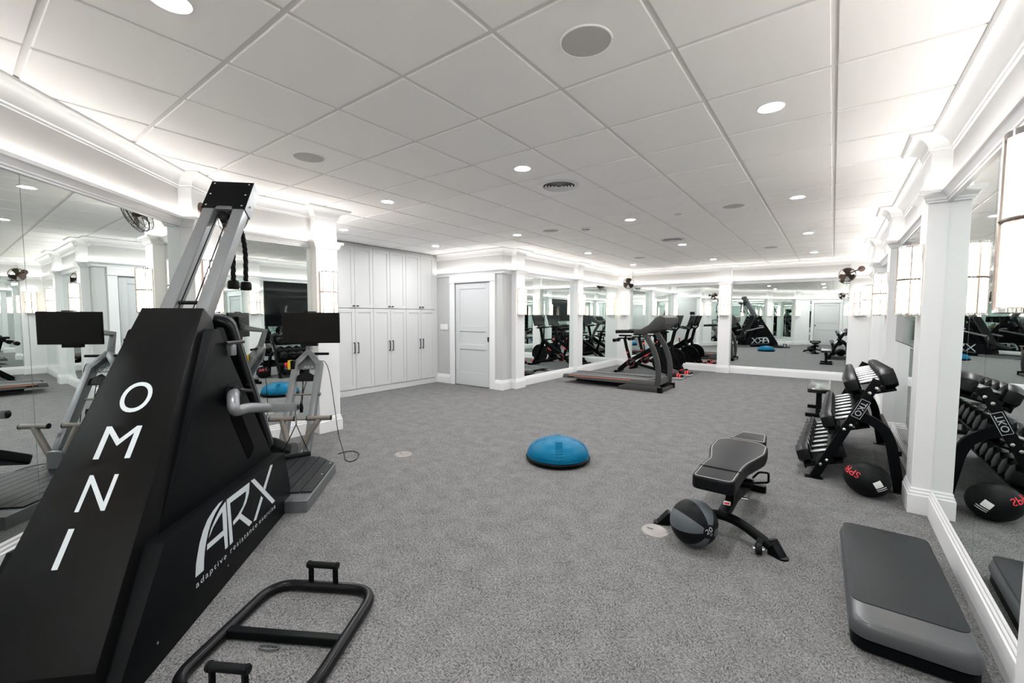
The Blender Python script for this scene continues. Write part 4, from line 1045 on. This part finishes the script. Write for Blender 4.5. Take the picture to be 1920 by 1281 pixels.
for j in range(nv):
    for i in range(nu): g.f.append((j * nu + i, j * nu + (i + 1) % nu, (j + 1) * nu + (i + 1) % nu, (j + 1) * nu + i))
g.build('shell', RUBBER, sb, smooth=70)
def on_oval(cdir, right, upd, sc=1.006):
    cdir = Vector(cdir).normalized(); right = Vector(right); right = (right - cdir * right.dot(cdir)).normalized(); upv = cdir.cross(right)
    if upv.dot(Vector(upd)) < 0: upv = -upv
    inv3 = Msb.to_3x3().inverted()
    def fn(p):
        dd = (cdir * SR + right * p.x + upv * p.y).normalized()
        l = inv3 @ dd; s2 = 1 / math.sqrt((l.x / SR) ** 2 + (l.y / SR) ** 2 + (l.z / SL) ** 2)
        return Vector((0, 0, SR)) + dd * s2 * sc
    return fn
fit_text('brand_print', 'SPRI', 0.155, 0.052, REDP, sb, None, fn=on_oval((-0.80, -0.50, 0.48), (-0.45, 0.85, 0.1), (0, 0, -1), 1.02), cut=2)
fnl = on_oval((0.45, -0.85, 0.10), (0.75, 0.35, 0.45), (-0.2, 0, 1), 1.03)
G().add([fnl(Vector(p)) for p in [(-0.035 + 0.05 * i / 4, 0.02 - 0.045 * j / 4, 0) for j in range(5) for i in range(5)]], [(j * 5 + i, j * 5 + i + 1, j * 5 + i + 6, j * 5 + i + 5) for j in range(4) for i in range(4)]).build('care_print', PINKW, sb)
for dy in (-0.034, -0.05):
    G().add([fnl(Vector((-0.035 + 0.065 * i / 4, dy - 0.006 * j, 0))) for j in range(2) for i in range(5)], [(i, i + 1, i + 6, i + 5) for i in range(4)]).build('care_print', PINKW, sb)
# ================================================================== step platform
stp = thing('step_platform', 'low black and grey aerobic step platform beside the right mirror wall', 'step platform', (0.347, 0.685, 0))
def step_rows(w0, l0, secs, n=7):
    g = G(); rows_ = []
    for (dw, z, r) in secs: rows_.append([(x, y, z) for x, y in rrect(w0 - dw, l0 - dw, r, n)])
    N = len(rows_[0]); 
    for R0 in rows_: g.v += [Vector(p) for p in R0]
    for k in range(len(rows_) - 1):
        for i in range(N): g.f.append((k * N + i, k * N + (i + 1) % N, (k + 1) * N + (i + 1) % N, (k + 1) * N + i))
    g.f.append(tuple(range(N))[::-1]); g.f.append(tuple((len(rows_) - 1) * N + i for i in range(N))); return g
step_rows(0.40, 1.08, [(0.03, 0.0, 0.05), (0.0, 0.01, 0.06), (0.0, 0.055, 0.06), (0.02, 0.060, 0.06)]).build('base', BLACK, stp, smooth=40)
body = step_rows(0.42, 1.10, [(0.04, 0.060, 0.06), (0.005, 0.066, 0.07), (0.0, 0.085, 0.07), (0.012, 0.115, 0.07), (0.030, 0.130, 0.06), (0.055, 0.134, 0.05)]).build('deck', STEPGREY, stp, smooth=50)
g = G(); g.prism([(x, y + 0.078) for x, y in rrect(0.39, 0.92, 0.045)], 0.1325, 0.1375, 'z'); g.build('top_mat', STEPTOP, stp, bevel=(0.003, 2), smooth=40)
stp.rotation_euler = (0, 0, math.radians(1.2))

# ================================================================== three-tier dumbbell rack along the right wall
YR0, YR1 = 2.45, 4.12
rk = thing('dumbbell_rack', 'black three-tier dumbbell rack with bolted angled legs by the right wall', 'rack', (0, YR0, 0))
tiers = [(0.020, 0.155), (0.180, 0.488), (0.334, 0.818)]       # x, z where each tray crosses the front leg
dleg = Vector((0.395, 0, 0.905)).normalized()
for yy, near in ((0.0, True), (YR1 - YR0, False)):
    lg = G().tube([(-0.040, yy, 0.006), (0.358, yy, 0.905)], 1.0, section=[(-0.022, -0.034), (0.022, -0.034), (0.022, 0.034), (-0.022, 0.034)], upv=(-1, 0, 0.4)).build('front_leg', BLACK, rk, bevel=(0.005, 2), smooth=35)
    G().tube(fillet([(0.235, yy, 0.605), (0.335, yy, 0.565), (0.42, yy, 0.50), (0.462, yy, 0.39), (0.525, yy, 0.012)], 0.05, 4), 1.0, section=[(-0.022, -0.036), (0.022, -0.036), (0.022, 0.036), (-0.022, 0.036)], upv=(0.4, 0, 1)).build('rear_leg', BLACK, rk, smooth=35)
    G().box(-0.105, 0.025, yy - 0.035, yy + 0.035, 0.0, 0.008).build('foot_plate', BLACK, rk)
    G().box(0.46, 0.57, yy - 0.035, yy + 0.035, 0.0, 0.008).build('foot_plate', BLACK, rk)
    nl = Vector((-dleg.z, 0, dleg.x))
    if near:
        for x, z in ((0.355, 0.84), (0.312, 0.796), (0.202, 0.509), (0.157, 0.468), (0.050, 0.178), (0.007, 0.135)):
            G().lathe([(0.0001, 0.006), (0.009, 0.005), (0.0125, 0.002), (0.0125, 0.0)], 12, frame((x - 0.003, yy - 0.022, z), (1, 0, 0), (0, 0, 1))).build('bolt', CHROME, lg, smooth=40)
        Ml = frame((0.258, yy - 0.0225, 0.655), -dleg, -nl)
        pl_ = G().prism(rrect(0.165, 0.066, 0.006), 0.0, 0.0012, 'z', Ml).build('name_plate', PRINTW, lg)
        G().prism(rrect(0.159, 0.060, 0.005), 0.0012, 0.0018, 'z', Ml).build('plate_field', SATIN, pl_)
        fit_text('plate_print', 'TKO', 0.125, 0.042, PRINTW, pl_, Ml @ Matrix.Translation((0, 0, 0.0022)))
G().box(0.50, 0.53, 0, YR1 - YR0, 0.30, 0.34).build('rear_brace', BLACK, rk)
tilt = math.radians(18)
trs = []
for k, (tx, tz) in enumerate(tiers):
    M_ = Matrix.Translation((tx, 0, tz - 0.02)) @ Matrix.Rotation(-tilt, 4, 'Y')
    x0, x1 = (-0.14, 0.15)
    g = G(); g.box(x0, x1, -0.06 + 0.085, YR1 - YR0 + 0.03, -0.018, 0.0, M_); g.box(x0 - 0.003, x0 + 0.012, 0.025, YR1 - YR0 + 0.03, -0.03, 0.022, M_)
    tr = g.build('tray', BLACK, rk, bevel=(0.003, 1)); trs.append(M_)
    for xs in (-0.068, 0.068):
        G().box(xs - 0.018, xs + 0.018, 0.03, YR1 - YR0 + 0.02, 0.0, 0.034, M_).build('saddle_rail', SATIN, rk, bevel=(0.004, 1))
# dumbbells
hexs = {}
HEADM = mat('dumbbell_rubber', (0.004, 0.0045, 0.005), 0.36, var=0.15, scale=150, bump=0.05, spec=0.3)
def dumbbell(size, label):
    r = thing('dumbbell', label, 'dumbbell', group='hex dumbbells on the rack')
    R_, Lh, grip = size
    if size not in hexs:
        gp = [(0.0145, -grip / 2), (0.0165, -grip / 4), (0.0175, 0), (0.0165, grip / 4), (0.0145, grip / 2)]
        g1 = G().lathe(gp, 14, Matrix.Rotation(PI / 2, 4, 'Y')).build('handle', DBGRIP, r, smooth=50)
        hs = []
        for sx in (-1, 1):
            g = G(); n = 6
            prof = [(R_ * 0.72, 0), (R_ * 0.98, 0.012), (R_, Lh * 0.35), (R_, Lh * 0.62), (R_ * 0.80, Lh)]
            g.lathe(prof, n, Matrix.Translation((sx * grip / 2, 0, 0)) @ Matrix.Rotation(sx * PI / 2, 4, 'Y') @ Matrix.Rotation(PI / 6 * 0, 4, 'Z'))
            N = len(prof)
            g.f.append(tuple(i * N for i in range(n))); g.f.append(tuple(i * N + N - 1 for i in range(n)))
            hs.append(g.build('weight_head', HEADM, r, bevel=(0.006, 2), smooth=30))
        hexs[size] = (g1.data, hs[0].data, hs[1].data)
    else:
        a, b, c = hexs[size]; link('handle', a, None, r); link('weight_head', b, None, r); link('weight_head', c, None, r)
    return r
tn = ['bottom', 'middle', 'top']
ordn = ['first', 'second', 'third', 'fourth', 'fifth', 'sixth', 'seventh', 'eighth']
for k in range(3):
    for j in range(8):
        Rd = [0.094, 0.088, 0.092][k] - 0.003 * j * (1 if k == 2 else 0.6)
        Ld = [0.112, 0.105, 0.108][k] - 0.004 * j
        o = dumbbell((round(Rd, 3), round(max(Ld, 0.07), 3), 0.135), '%s black hex dumbbell from the near end, %s tier of the rack' % (ordn[j], tn[k]))
        M_ = trs[k] @ Matrix.Translation((0.004, 0.125 + j * 0.194, Rd * 0.87 + 0.0))
        zrest = 0.034 + 0.0165 + 0.0 
        M_ = trs[k] @ Matrix.Translation((0.004, 0.125 + j * 0.194, max(Rd * 0.866, zrest) + 0.001))
        o.matrix_world = Matrix.Translation((0, YR0, 0)) @ M_
# ================================================================== flat bench beyond the rack
fb = thing('flat_bench', 'low black flat bench standing beyond the dumbbell rack', 'bench', (-0.075, 5.62, 0))
G().prism(rrect(0.26, 1.08, 0.04), 0.365, 0.425, 'z', Matrix.Rotation(0.0, 4, 'Z')).build('pad', mat('glossy_vinyl', (0.006, 0.0065, 0.007), 0.16, var=0.08, scale=120, spec=0.6), fb, bevel=(0.015, 3), smooth=50)
for e in (-1, 1):
    G().rect((0, e * 0.36, 0.05), (0, e * 0.32, 0.365), 0.06, 0.06, (0, 1, 0)).build('leg', BLACK, fb)
    G().box(-0.15, 0.15, e * 0.36 - 0.03, e * 0.36 + 0.03, 0.0, 0.05).build('foot_bar', BLACK, fb, bevel=(0.008, 2))
G().rect((0, -0.34, 0.20), (0, 0.34, 0.20), 0.05, 0.05).build('stretcher', BLACK, fb)
# ================================================================== treadmill
tm = thing('treadmill', 'grey folding treadmill with orange deck stripe in front of far bikes', 'treadmill', (-3.5, 6.19, 0))
def TP(x, y, z): return Vector((x + 3.5, y - 6.19, z))
yn, yf = 5.83, 6.55
g = G()
for y0, y1, nm in ((yn, yn + 0.115, 'near'), (yf - 0.115, yf, 'far')):
    sr = G().prism([(-4.55 + 3.5, 0.105), (-4.53 + 3.5, 0.185), (-4.45 + 3.5, 0.19), (-2.62 + 3.5, 0.222), (-2.55 + 3.5, 0.205), (-2.55 + 3.5, 0.115)], y0 - 6.19, y1 - 6.19, 'y').build('side_rail', TREADL, tm, bevel=(0.008, 2), smooth=40)
    yo = (y0 - 0.0006) if nm == 'near' else (y1 + 0.0006)
    G().prism([(-4.40 + 3.5, 0.170), (-3.05 + 3.5, 0.190), (-3.05 + 3.5, 0.180), (-4.40 + 3.5, 0.160)], yo - 6.19 - 0.0005, yo - 6.19 + 0.0005, 'y').build('stripe', ORANGE, sr)
    if nm == 'near': G().prism([(-4.42 + 3.5, 0.150), (-4.27 + 3.5, 0.152), (-4.27 + 3.5, 0.130), (-4.42 + 3.5, 0.128)], yo - 6.19 - 0.0005, yo - 6.19 + 0.0005, 'y').build('badge', SATIN, sr)
G().box(-4.48 + 3.5, -2.62 + 3.5, yn + 0.11 - 6.19, yf - 0.11 - 6.19, 0.165, 0.180).build('belt', MATBLK, tm)
for x in (-4.47, -2.63): G().tube([TP(x, yn + 0.11, 0.155), TP(x, yf - 0.11, 0.155)], 0.026, 14).build('roller', SATIN, tm, smooth=40)
G().box(-4.25 + 3.5, -2.6 + 3.5, yn + 0.07 - 6.19, yf - 0.07 - 6.19, 0.06, 0.13).build('deck_pan', BLACK, tm, bevel=(0.01, 2))
G().prism([(-2.86 + 3.5, 0.18), (-2.60 + 3.5, 0.255), (-2.52 + 3.5, 0.24), (-2.50 + 3.5, 0.12), (-2.85 + 3.5, 0.12)], yn + 0.08 - 6.19, yf - 0.08 - 6.19, 'y').build('motor_hood', TREADG, tm, bevel=(0.02, 3), smooth=40)
for yy, nm in ((yn - 0.02, 'near'), (yf + 0.02, 'far')):
    sgn = -1 if nm == 'near' else 1
    G().prism([(-3.31 + 3.5, 0.0), (-2.46 + 3.5, 0.0), (-2.44 + 3.5, 0.09), (-2.50 + 3.5, 0.115), (-3.12 + 3.5, 0.112), (-3.27 + 3.5, 0.06)], yy - 6.19 - 0.025, yy - 6.19 + 0.025, 'y').build('base_skirt', TREADG, tm, bevel=(0.008, 2), smooth=40)
    pth = smooth_pts([TP(-2.535, yy - sgn * 0.02, 0.09), TP(-2.515, yy - sgn * 0.02, 0.30), TP(-2.535, yy - sgn * 0.02, 0.55), TP(-2.625, yy - sgn * 0.02, 0.82), TP(-2.79, yy - sgn * 0.02, 1.09)], 5)
    G().tube(pth, 1.0, section=rrect(0.055, 0.10, 0.02, 3), upv=(1, 0, 0)).build('upright', TREADG, tm, smooth=50)
    G().tube(smooth_pts([TP(-3.36, yy - sgn * 0.03, 1.115), TP(-3.1, yy - sgn * 0.03, 1.125), TP(-2.95, yy - sgn * 0.03, 1.13)], 4), 0.034, 12).build('hand_rail', RUBBER, tm, smooth=50)
    # console wing
    G().prism([(-2.98 + 3.5, 1.095), (-2.98 + 3.5, 1.165), (-2.85 + 3.5, 1.175), (-2.70 + 3.5, 1.26), (-2.58 + 3.5, 1.39), (-2.50 + 3.5, 1.425), (-2.40 + 3.5, 1.40), (-2.40 + 3.5, 1.28), (-2.50 + 3.5, 1.19), (-2.66 + 3.5, 1.14), (-2.80 + 3.5, 1.07)], yy - 6.19 - 0.03, yy - 6.19 + 0.03, 'y').build('console_wing', TREADG, tm, bevel=(0.015, 3), smooth=50)
G().box(-2.50 + 3.5, -2.44 + 3.5, yn - 6.19, yf - 6.19, 0.01, 0.06).build('front_bar', TREADG, tm, bevel=(0.008, 2))
for yy in (yn - 0.02, yf + 0.02): G().prism(rrect(0.09, 0.09, 0.02), 0.0, 0.10, 'z', Matrix.Translation(TP(-2.47, yy, 0.0))).build('corner_foot', BLACK, tm, bevel=(0.006, 2))
G().prism([(-2.75 + 3.5, 1.20), (-2.56 + 3.5, 1.41), (-2.48 + 3.5, 1.435), (-2.40 + 3.5, 1.40), (-2.42 + 3.5, 1.27), (-2.55 + 3.5, 1.17)], yn - 0.04 - 6.19, yf + 0.04 - 6.19, 'y').build('console', TREADG, tm, bevel=(0.02, 3), smooth=50)
Mc = frame(TP(-2.662, 6.19, 1.31), (0, -1, 0), (0.19, 0, 0.21))
G().prism(rrect(0.56, 0.17, 0.02), 0.0, 0.004, 'z', Mc).build('display', SCREEN, tm)
G().tube([TP(-2.72, yn + 0.02, 1.12), TP(-2.72, yf - 0.02, 1.12)], 0.025, 10).build('cross_bar', RUBBER, tm, smooth=40)
# ================================================================== floor mat, exercise bikes, shoes
ms = tag(G().prism([(-4.45, 7.62), (-2.60, 7.62), (-2.60, 9.50), (-4.45, 9.50)], 0.0, 0.006, 'z').build('floor_mat', MATBLK), 'thin dark grey rubber mat under the exercise bikes', 'mat')
def make_bike():
    r = thing('exercise_bike', '', 'exercise bike', group='exercise bikes')
    # local x forward, z up, origin under the frame centre
    def bar(name, p, rad, mt=BLACK, n=10, sm=50): return G().tube(p, rad, n).build(name, mt, r, smooth=sm)
    bar('rear_foot', [(-0.66, -0.25, 0.03), (-0.66, 0.25, 0.03)], 0.03)
    bar('front_foot', [(0.62, -0.25, 0.03), (0.62, 0.25, 0.03)], 0.03)
    for e in (-1, 1):
        bar('transport_wheel', [(0.66, e * 0.22, 0.03), (0.66, e * 0.245, 0.03)], 0.035, RUBBER, 14)
    G().tube([(-0.66, 0, 0.04), (-0.40, 0, 0.27), (0.18, 0, 0.62), (0.34, 0, 0.74)], 1.0, section=rrect(0.07, 0.11, 0.02, 2), upv=(0, 0, 1)).build('main_frame', BLACK, r, smooth=50)
    G().tube([(-0.40, 0, 0.27), (0.10, 0, 0.17), (0.60, 0, 0.05)], 1.0, section=rrect(0.06, 0.07, 0.02, 2)).build('lower_frame', BLACK, r, smooth=50)
    for e in (-1, 1): G().tube([(0.30, e * 0.05, 0.72), (0.42, e * 0.055, 0.40), (0.62, e * 0.06, 0.05)], 1.0, section=rrect(0.03, 0.06, 0.01, 2), upv=(1, 0, 0)).build('fork_blade', BLACK, r, smooth=50)
    fl = G().lathe([(0.0001, 0.024), (0.05, 0.028), (0.10, 0.014), (0.19, 0.014), (0.20, 0.024), (0.235, 0.024), (0.24, 0.0), (0.235, -0.024), (0.20, -0.024), (0.19, -0.014), (0.10, -0.014), (0.05, -0.028), (0.0001, -0.024)], 40, Matrix.Translation((0.42, 0, 0.32)) @ Matrix.Rotation(PI / 2, 4, 'X')).build('flywheel', SATIN, r, smooth=40)
    G().tube([(0.42 + 0.255 * math.cos(t), 0, 0.32 + 0.255 * math.sin(t)) for t in [math.radians(-20 + 10 * k) for k in range(17)]], 0.022, 8).build('wheel_guard', BLACK, r, smooth=50)
    Mk = Matrix.Translation((-0.32, -0.075, 0.26)) @ Matrix.Rotation(PI / 2, 4, 'X')
    G().lathe([(0.0001, 0.03), (0.08, 0.028), (0.105, 0.018), (0.112, 0.0), (0.112, -0.03), (0.0001, -0.03)], 28, Mk).build('crank_cover', SATIN, r, smooth=40)
    G().lathe([(0.088, 0.030), (0.098, 0.030), (0.102, 0.0255)], 28, Mk).build('crank_ring', mat('ring_red', (0.25, 0.03, 0.04), 0.4), r, smooth=40)
    for e, a in ((-1, 0.6), (1, 0.6 + PI)):
        ex, ez = -0.32 + 0.17 * math.cos(a), 0.26 + 0.17 * math.sin(a)
        bar('crank_arm', [(-0.32, e * 0.12, 0.26), (ex, e * 0.125, ez)], 0.013, STEELD)
        G().box(ex - 0.05, ex + 0.05, e * 0.14 - 0.0 if e > 0 else -0.23, 0.23 if e > 0 else -0.14, ez - 0.012, ez + 0.012).build('pedal', SATIN, r, bevel=(0.005, 1))
    G().tube([(-0.38, 0, 0.34), (-0.47, 0, 0.62), (-0.52, 0, 0.84)], 1.0, section=rrect(0.045, 0.075, 0.014, 2), upv=(1, 0, 0)).build('seat_post', BLACK, r, smooth=50)
    G().rect((-0.70, 0, 0.845), (-0.40, 0, 0.86), 0.05, 0.035).build('seat_slider', BLACK, r)
    g = G()
    prof = [(-0.15, 0.085), (-0.12, 0.10), (-0.05, 0.085), (0.02, 0.045), (0.08, 0.028), (0.14, 0.022), (0.155, 0.010)]
    outl = [(x, w) for x, w in prof] + [(x, -w) for x, w in prof[::-1]]
    g.prism([(x - 0.50, y) for x, y in outl], 0.90, 0.945, 'z'); g.build('saddle', LEATHER, r, bevel=(0.012, 3), smooth=60)
    bar('saddle_clamp', [(-0.50, 0, 0.86), (-0.50, 0, 0.91)], 0.025)
    for e in (-1, 1): bar('weight_holder', [(-0.74, e * 0.04, 0.80), (-0.74, e * 0.16, 0.80)], 0.045, SATIN, 14)
    G().tube([(0.33, 0, 0.70), (0.37, 0, 0.90), (0.41, 0, 1.06)], 1.0, section=rrect(0.045, 0.085, 0.014, 2), upv=(1, 0, 0)).build('handlebar_post', BLACK, r, smooth=50)
    G().tube(fillet([(0.10, -0.10, 1.13), (0.30, -0.12, 1.08), (0.38, -0.24, 1.07), (0.10, -0.25, 1.12)][1:], 0.04, 4), 0.016, 10).build('handlebar', RUBBER, r, smooth=50)
    G().tube(fillet([(0.30, 0.12, 1.08), (0.38, 0.24, 1.07), (0.10, 0.25, 1.12)], 0.04, 4), 0.016, 10).build('handlebar', RUBBER, r, smooth=50)
    bar('handlebar_cross', [(0.38, -0.24, 1.07), (0.40, 0, 1.06), (0.38, 0.24, 1.07)], 0.017, RUBBER)
    kn = bar('resistance_stem', [(0.00, 0, 0.55), (-0.03, 0, 0.72)], 0.014)
    G().lathe([(0.0001, 0.045), (0.02, 0.042), (0.03, 0.025), (0.026, 0.0), (0.0001, 0.0)], 16, Matrix.Translation((-0.03, 0, 0.72))).build('resistance_knob', RED, r, smooth=50)
    G().lathe([(0.0001, 0.018), (0.02, 0.016), (0.022, 0.0), (0.0001, 0.0)], 14, Matrix.Translation((-0.43, -0.04, 0.50)) @ Matrix.Rotation(PI / 2, 4, 'X')).build('adjuster_knob', RED, r, smooth=50)
    g = G(); g.box(-0.12, 0.0, -0.005, 0.005, -0.012, 0.012, Matrix.Translation((0.12, -0.062, 0.50)) @ Matrix.Rotation(-0.55, 4, 'Y')); g.build('side_mark', RED, r)
    bar('screen_stalk', [(0.42, 0, 1.03), (0.50, 0, 1.12), (0.48, 0, 1.25)], 0.02)
    Mz = frame((0.47, 0, 1.285), (0, -1, 0), (0.30, 0, 0.95))
    sc = G().prism(rrect(0.54, 0.32, 0.015), -0.03, 0.0, 'z', Mz).build('tablet', SATIN, r, bevel=(0.004, 1))
    G().box(-0.255, 0.255, -0.145, 0.145, 0.0, 0.001, Mz).build('screen', SCREEN, sc)
    G().box(-0.10, 0.10, -0.18, -0.162, -0.02, 0.0, Mz).build('speaker_bar', SATIN, sc)
    G().tube([(0.20, 0.08, 0.62), (0.28, 0.10, 0.52), (0.24, 0.0, 0.45)], 0.03, 8).build('brake_block', SATIN, r, smooth=50)
    return r
bk = make_bike()
bk['label'] = 'black exercise bike with red knob, the one behind the treadmill'; bk.location = (-3.63, 8.25, 0.006)
b2 = copy_thing(bk, 'black exercise bike with red knob, the one against the far mirror', (-3.58, 9.12, 0.006))
def make_shoe(label, loc, rz):
    r = thing('cycling_shoe', label, 'shoe', loc, rz, 'cycling shoes')
    def ring(x, w, h, z0, n=10): return [(x, w * math.cos(PI * k / (n - 1)), z0 + h * math.sin(PI * k / (n - 1))) for k in range(n)]
    secs = [(-0.135, 0.022, 0.075), (-0.125, 0.033, 0.095), (-0.08, 0.036, 0.098), (-0.03, 0.036, 0.085), (0.03, 0.043, 0.065), (0.08, 0.046, 0.052), (0.12, 0.036, 0.040), (0.138, 0.015, 0.022)]
    g = G()
    for x, w, h in secs: g.v += [Vector(p) for p in ring(x, w, h, 0.018)]
    n = 10
    for i in range(len(secs) - 1):
        for k in range(n): g.f.append((i * n + k, i * n + (k + 1) % n, (i + 1) * n + (k + 1) % n, (i + 1) * n + k))
    g.f.append(tuple(range(n))); g.f.append(tuple((len(secs) - 1) * n + k for k in range(n)))
    g.build('upper', SATIN, r, smooth=60)
    G().prism([(x, w * 1.03) for x, w, h in secs] + [(x, -w * 1.03) for x, w, h in secs[::-1]], 0.0, 0.02, 'z').build('sole', PINKW, r, bevel=(0.003, 1))
    for x in (0.0, 0.05):
        w, h = 0.042, 0.075 - (x * 0.35)
        G().tube([(x, (w + 0.002) * math.cos(PI * k / 9), 0.02 + (h + 0.002) * math.sin(PI * k / 9)) for k in range(10)], 1.0, section=[(-0.014, -0.002), (0.014, -0.002), (0.014, 0.002), (-0.014, 0.002)], upv=(0, 1, 0)).build('strap', RED, r)
    G().prism([(x, y) for x, y in rrect(0.05, 0.05, 0.02)], 0.0, 0.02, 'z', Matrix.Translation((-0.11, 0, 0.103))).build('collar', RED, r, bevel=(0.005, 1))
    return r
make_shoe('black and red cycling shoe, nearest to the treadmill', (-2.76, 7.93, 0.006), math.radians(20))
make_shoe('black and red cycling shoe on the mat, farthest right', (-2.74, 8.72, 0.006), math.radians(10))
make_shoe('black and red cycling shoe on the mat by the front bike foot', (-2.76, 8.60, 0.006), math.radians(15))
make_shoe('black and red cycling shoe on the mat beside its nearest mate', (-2.78, 8.06, 0.006), math.radians(25))
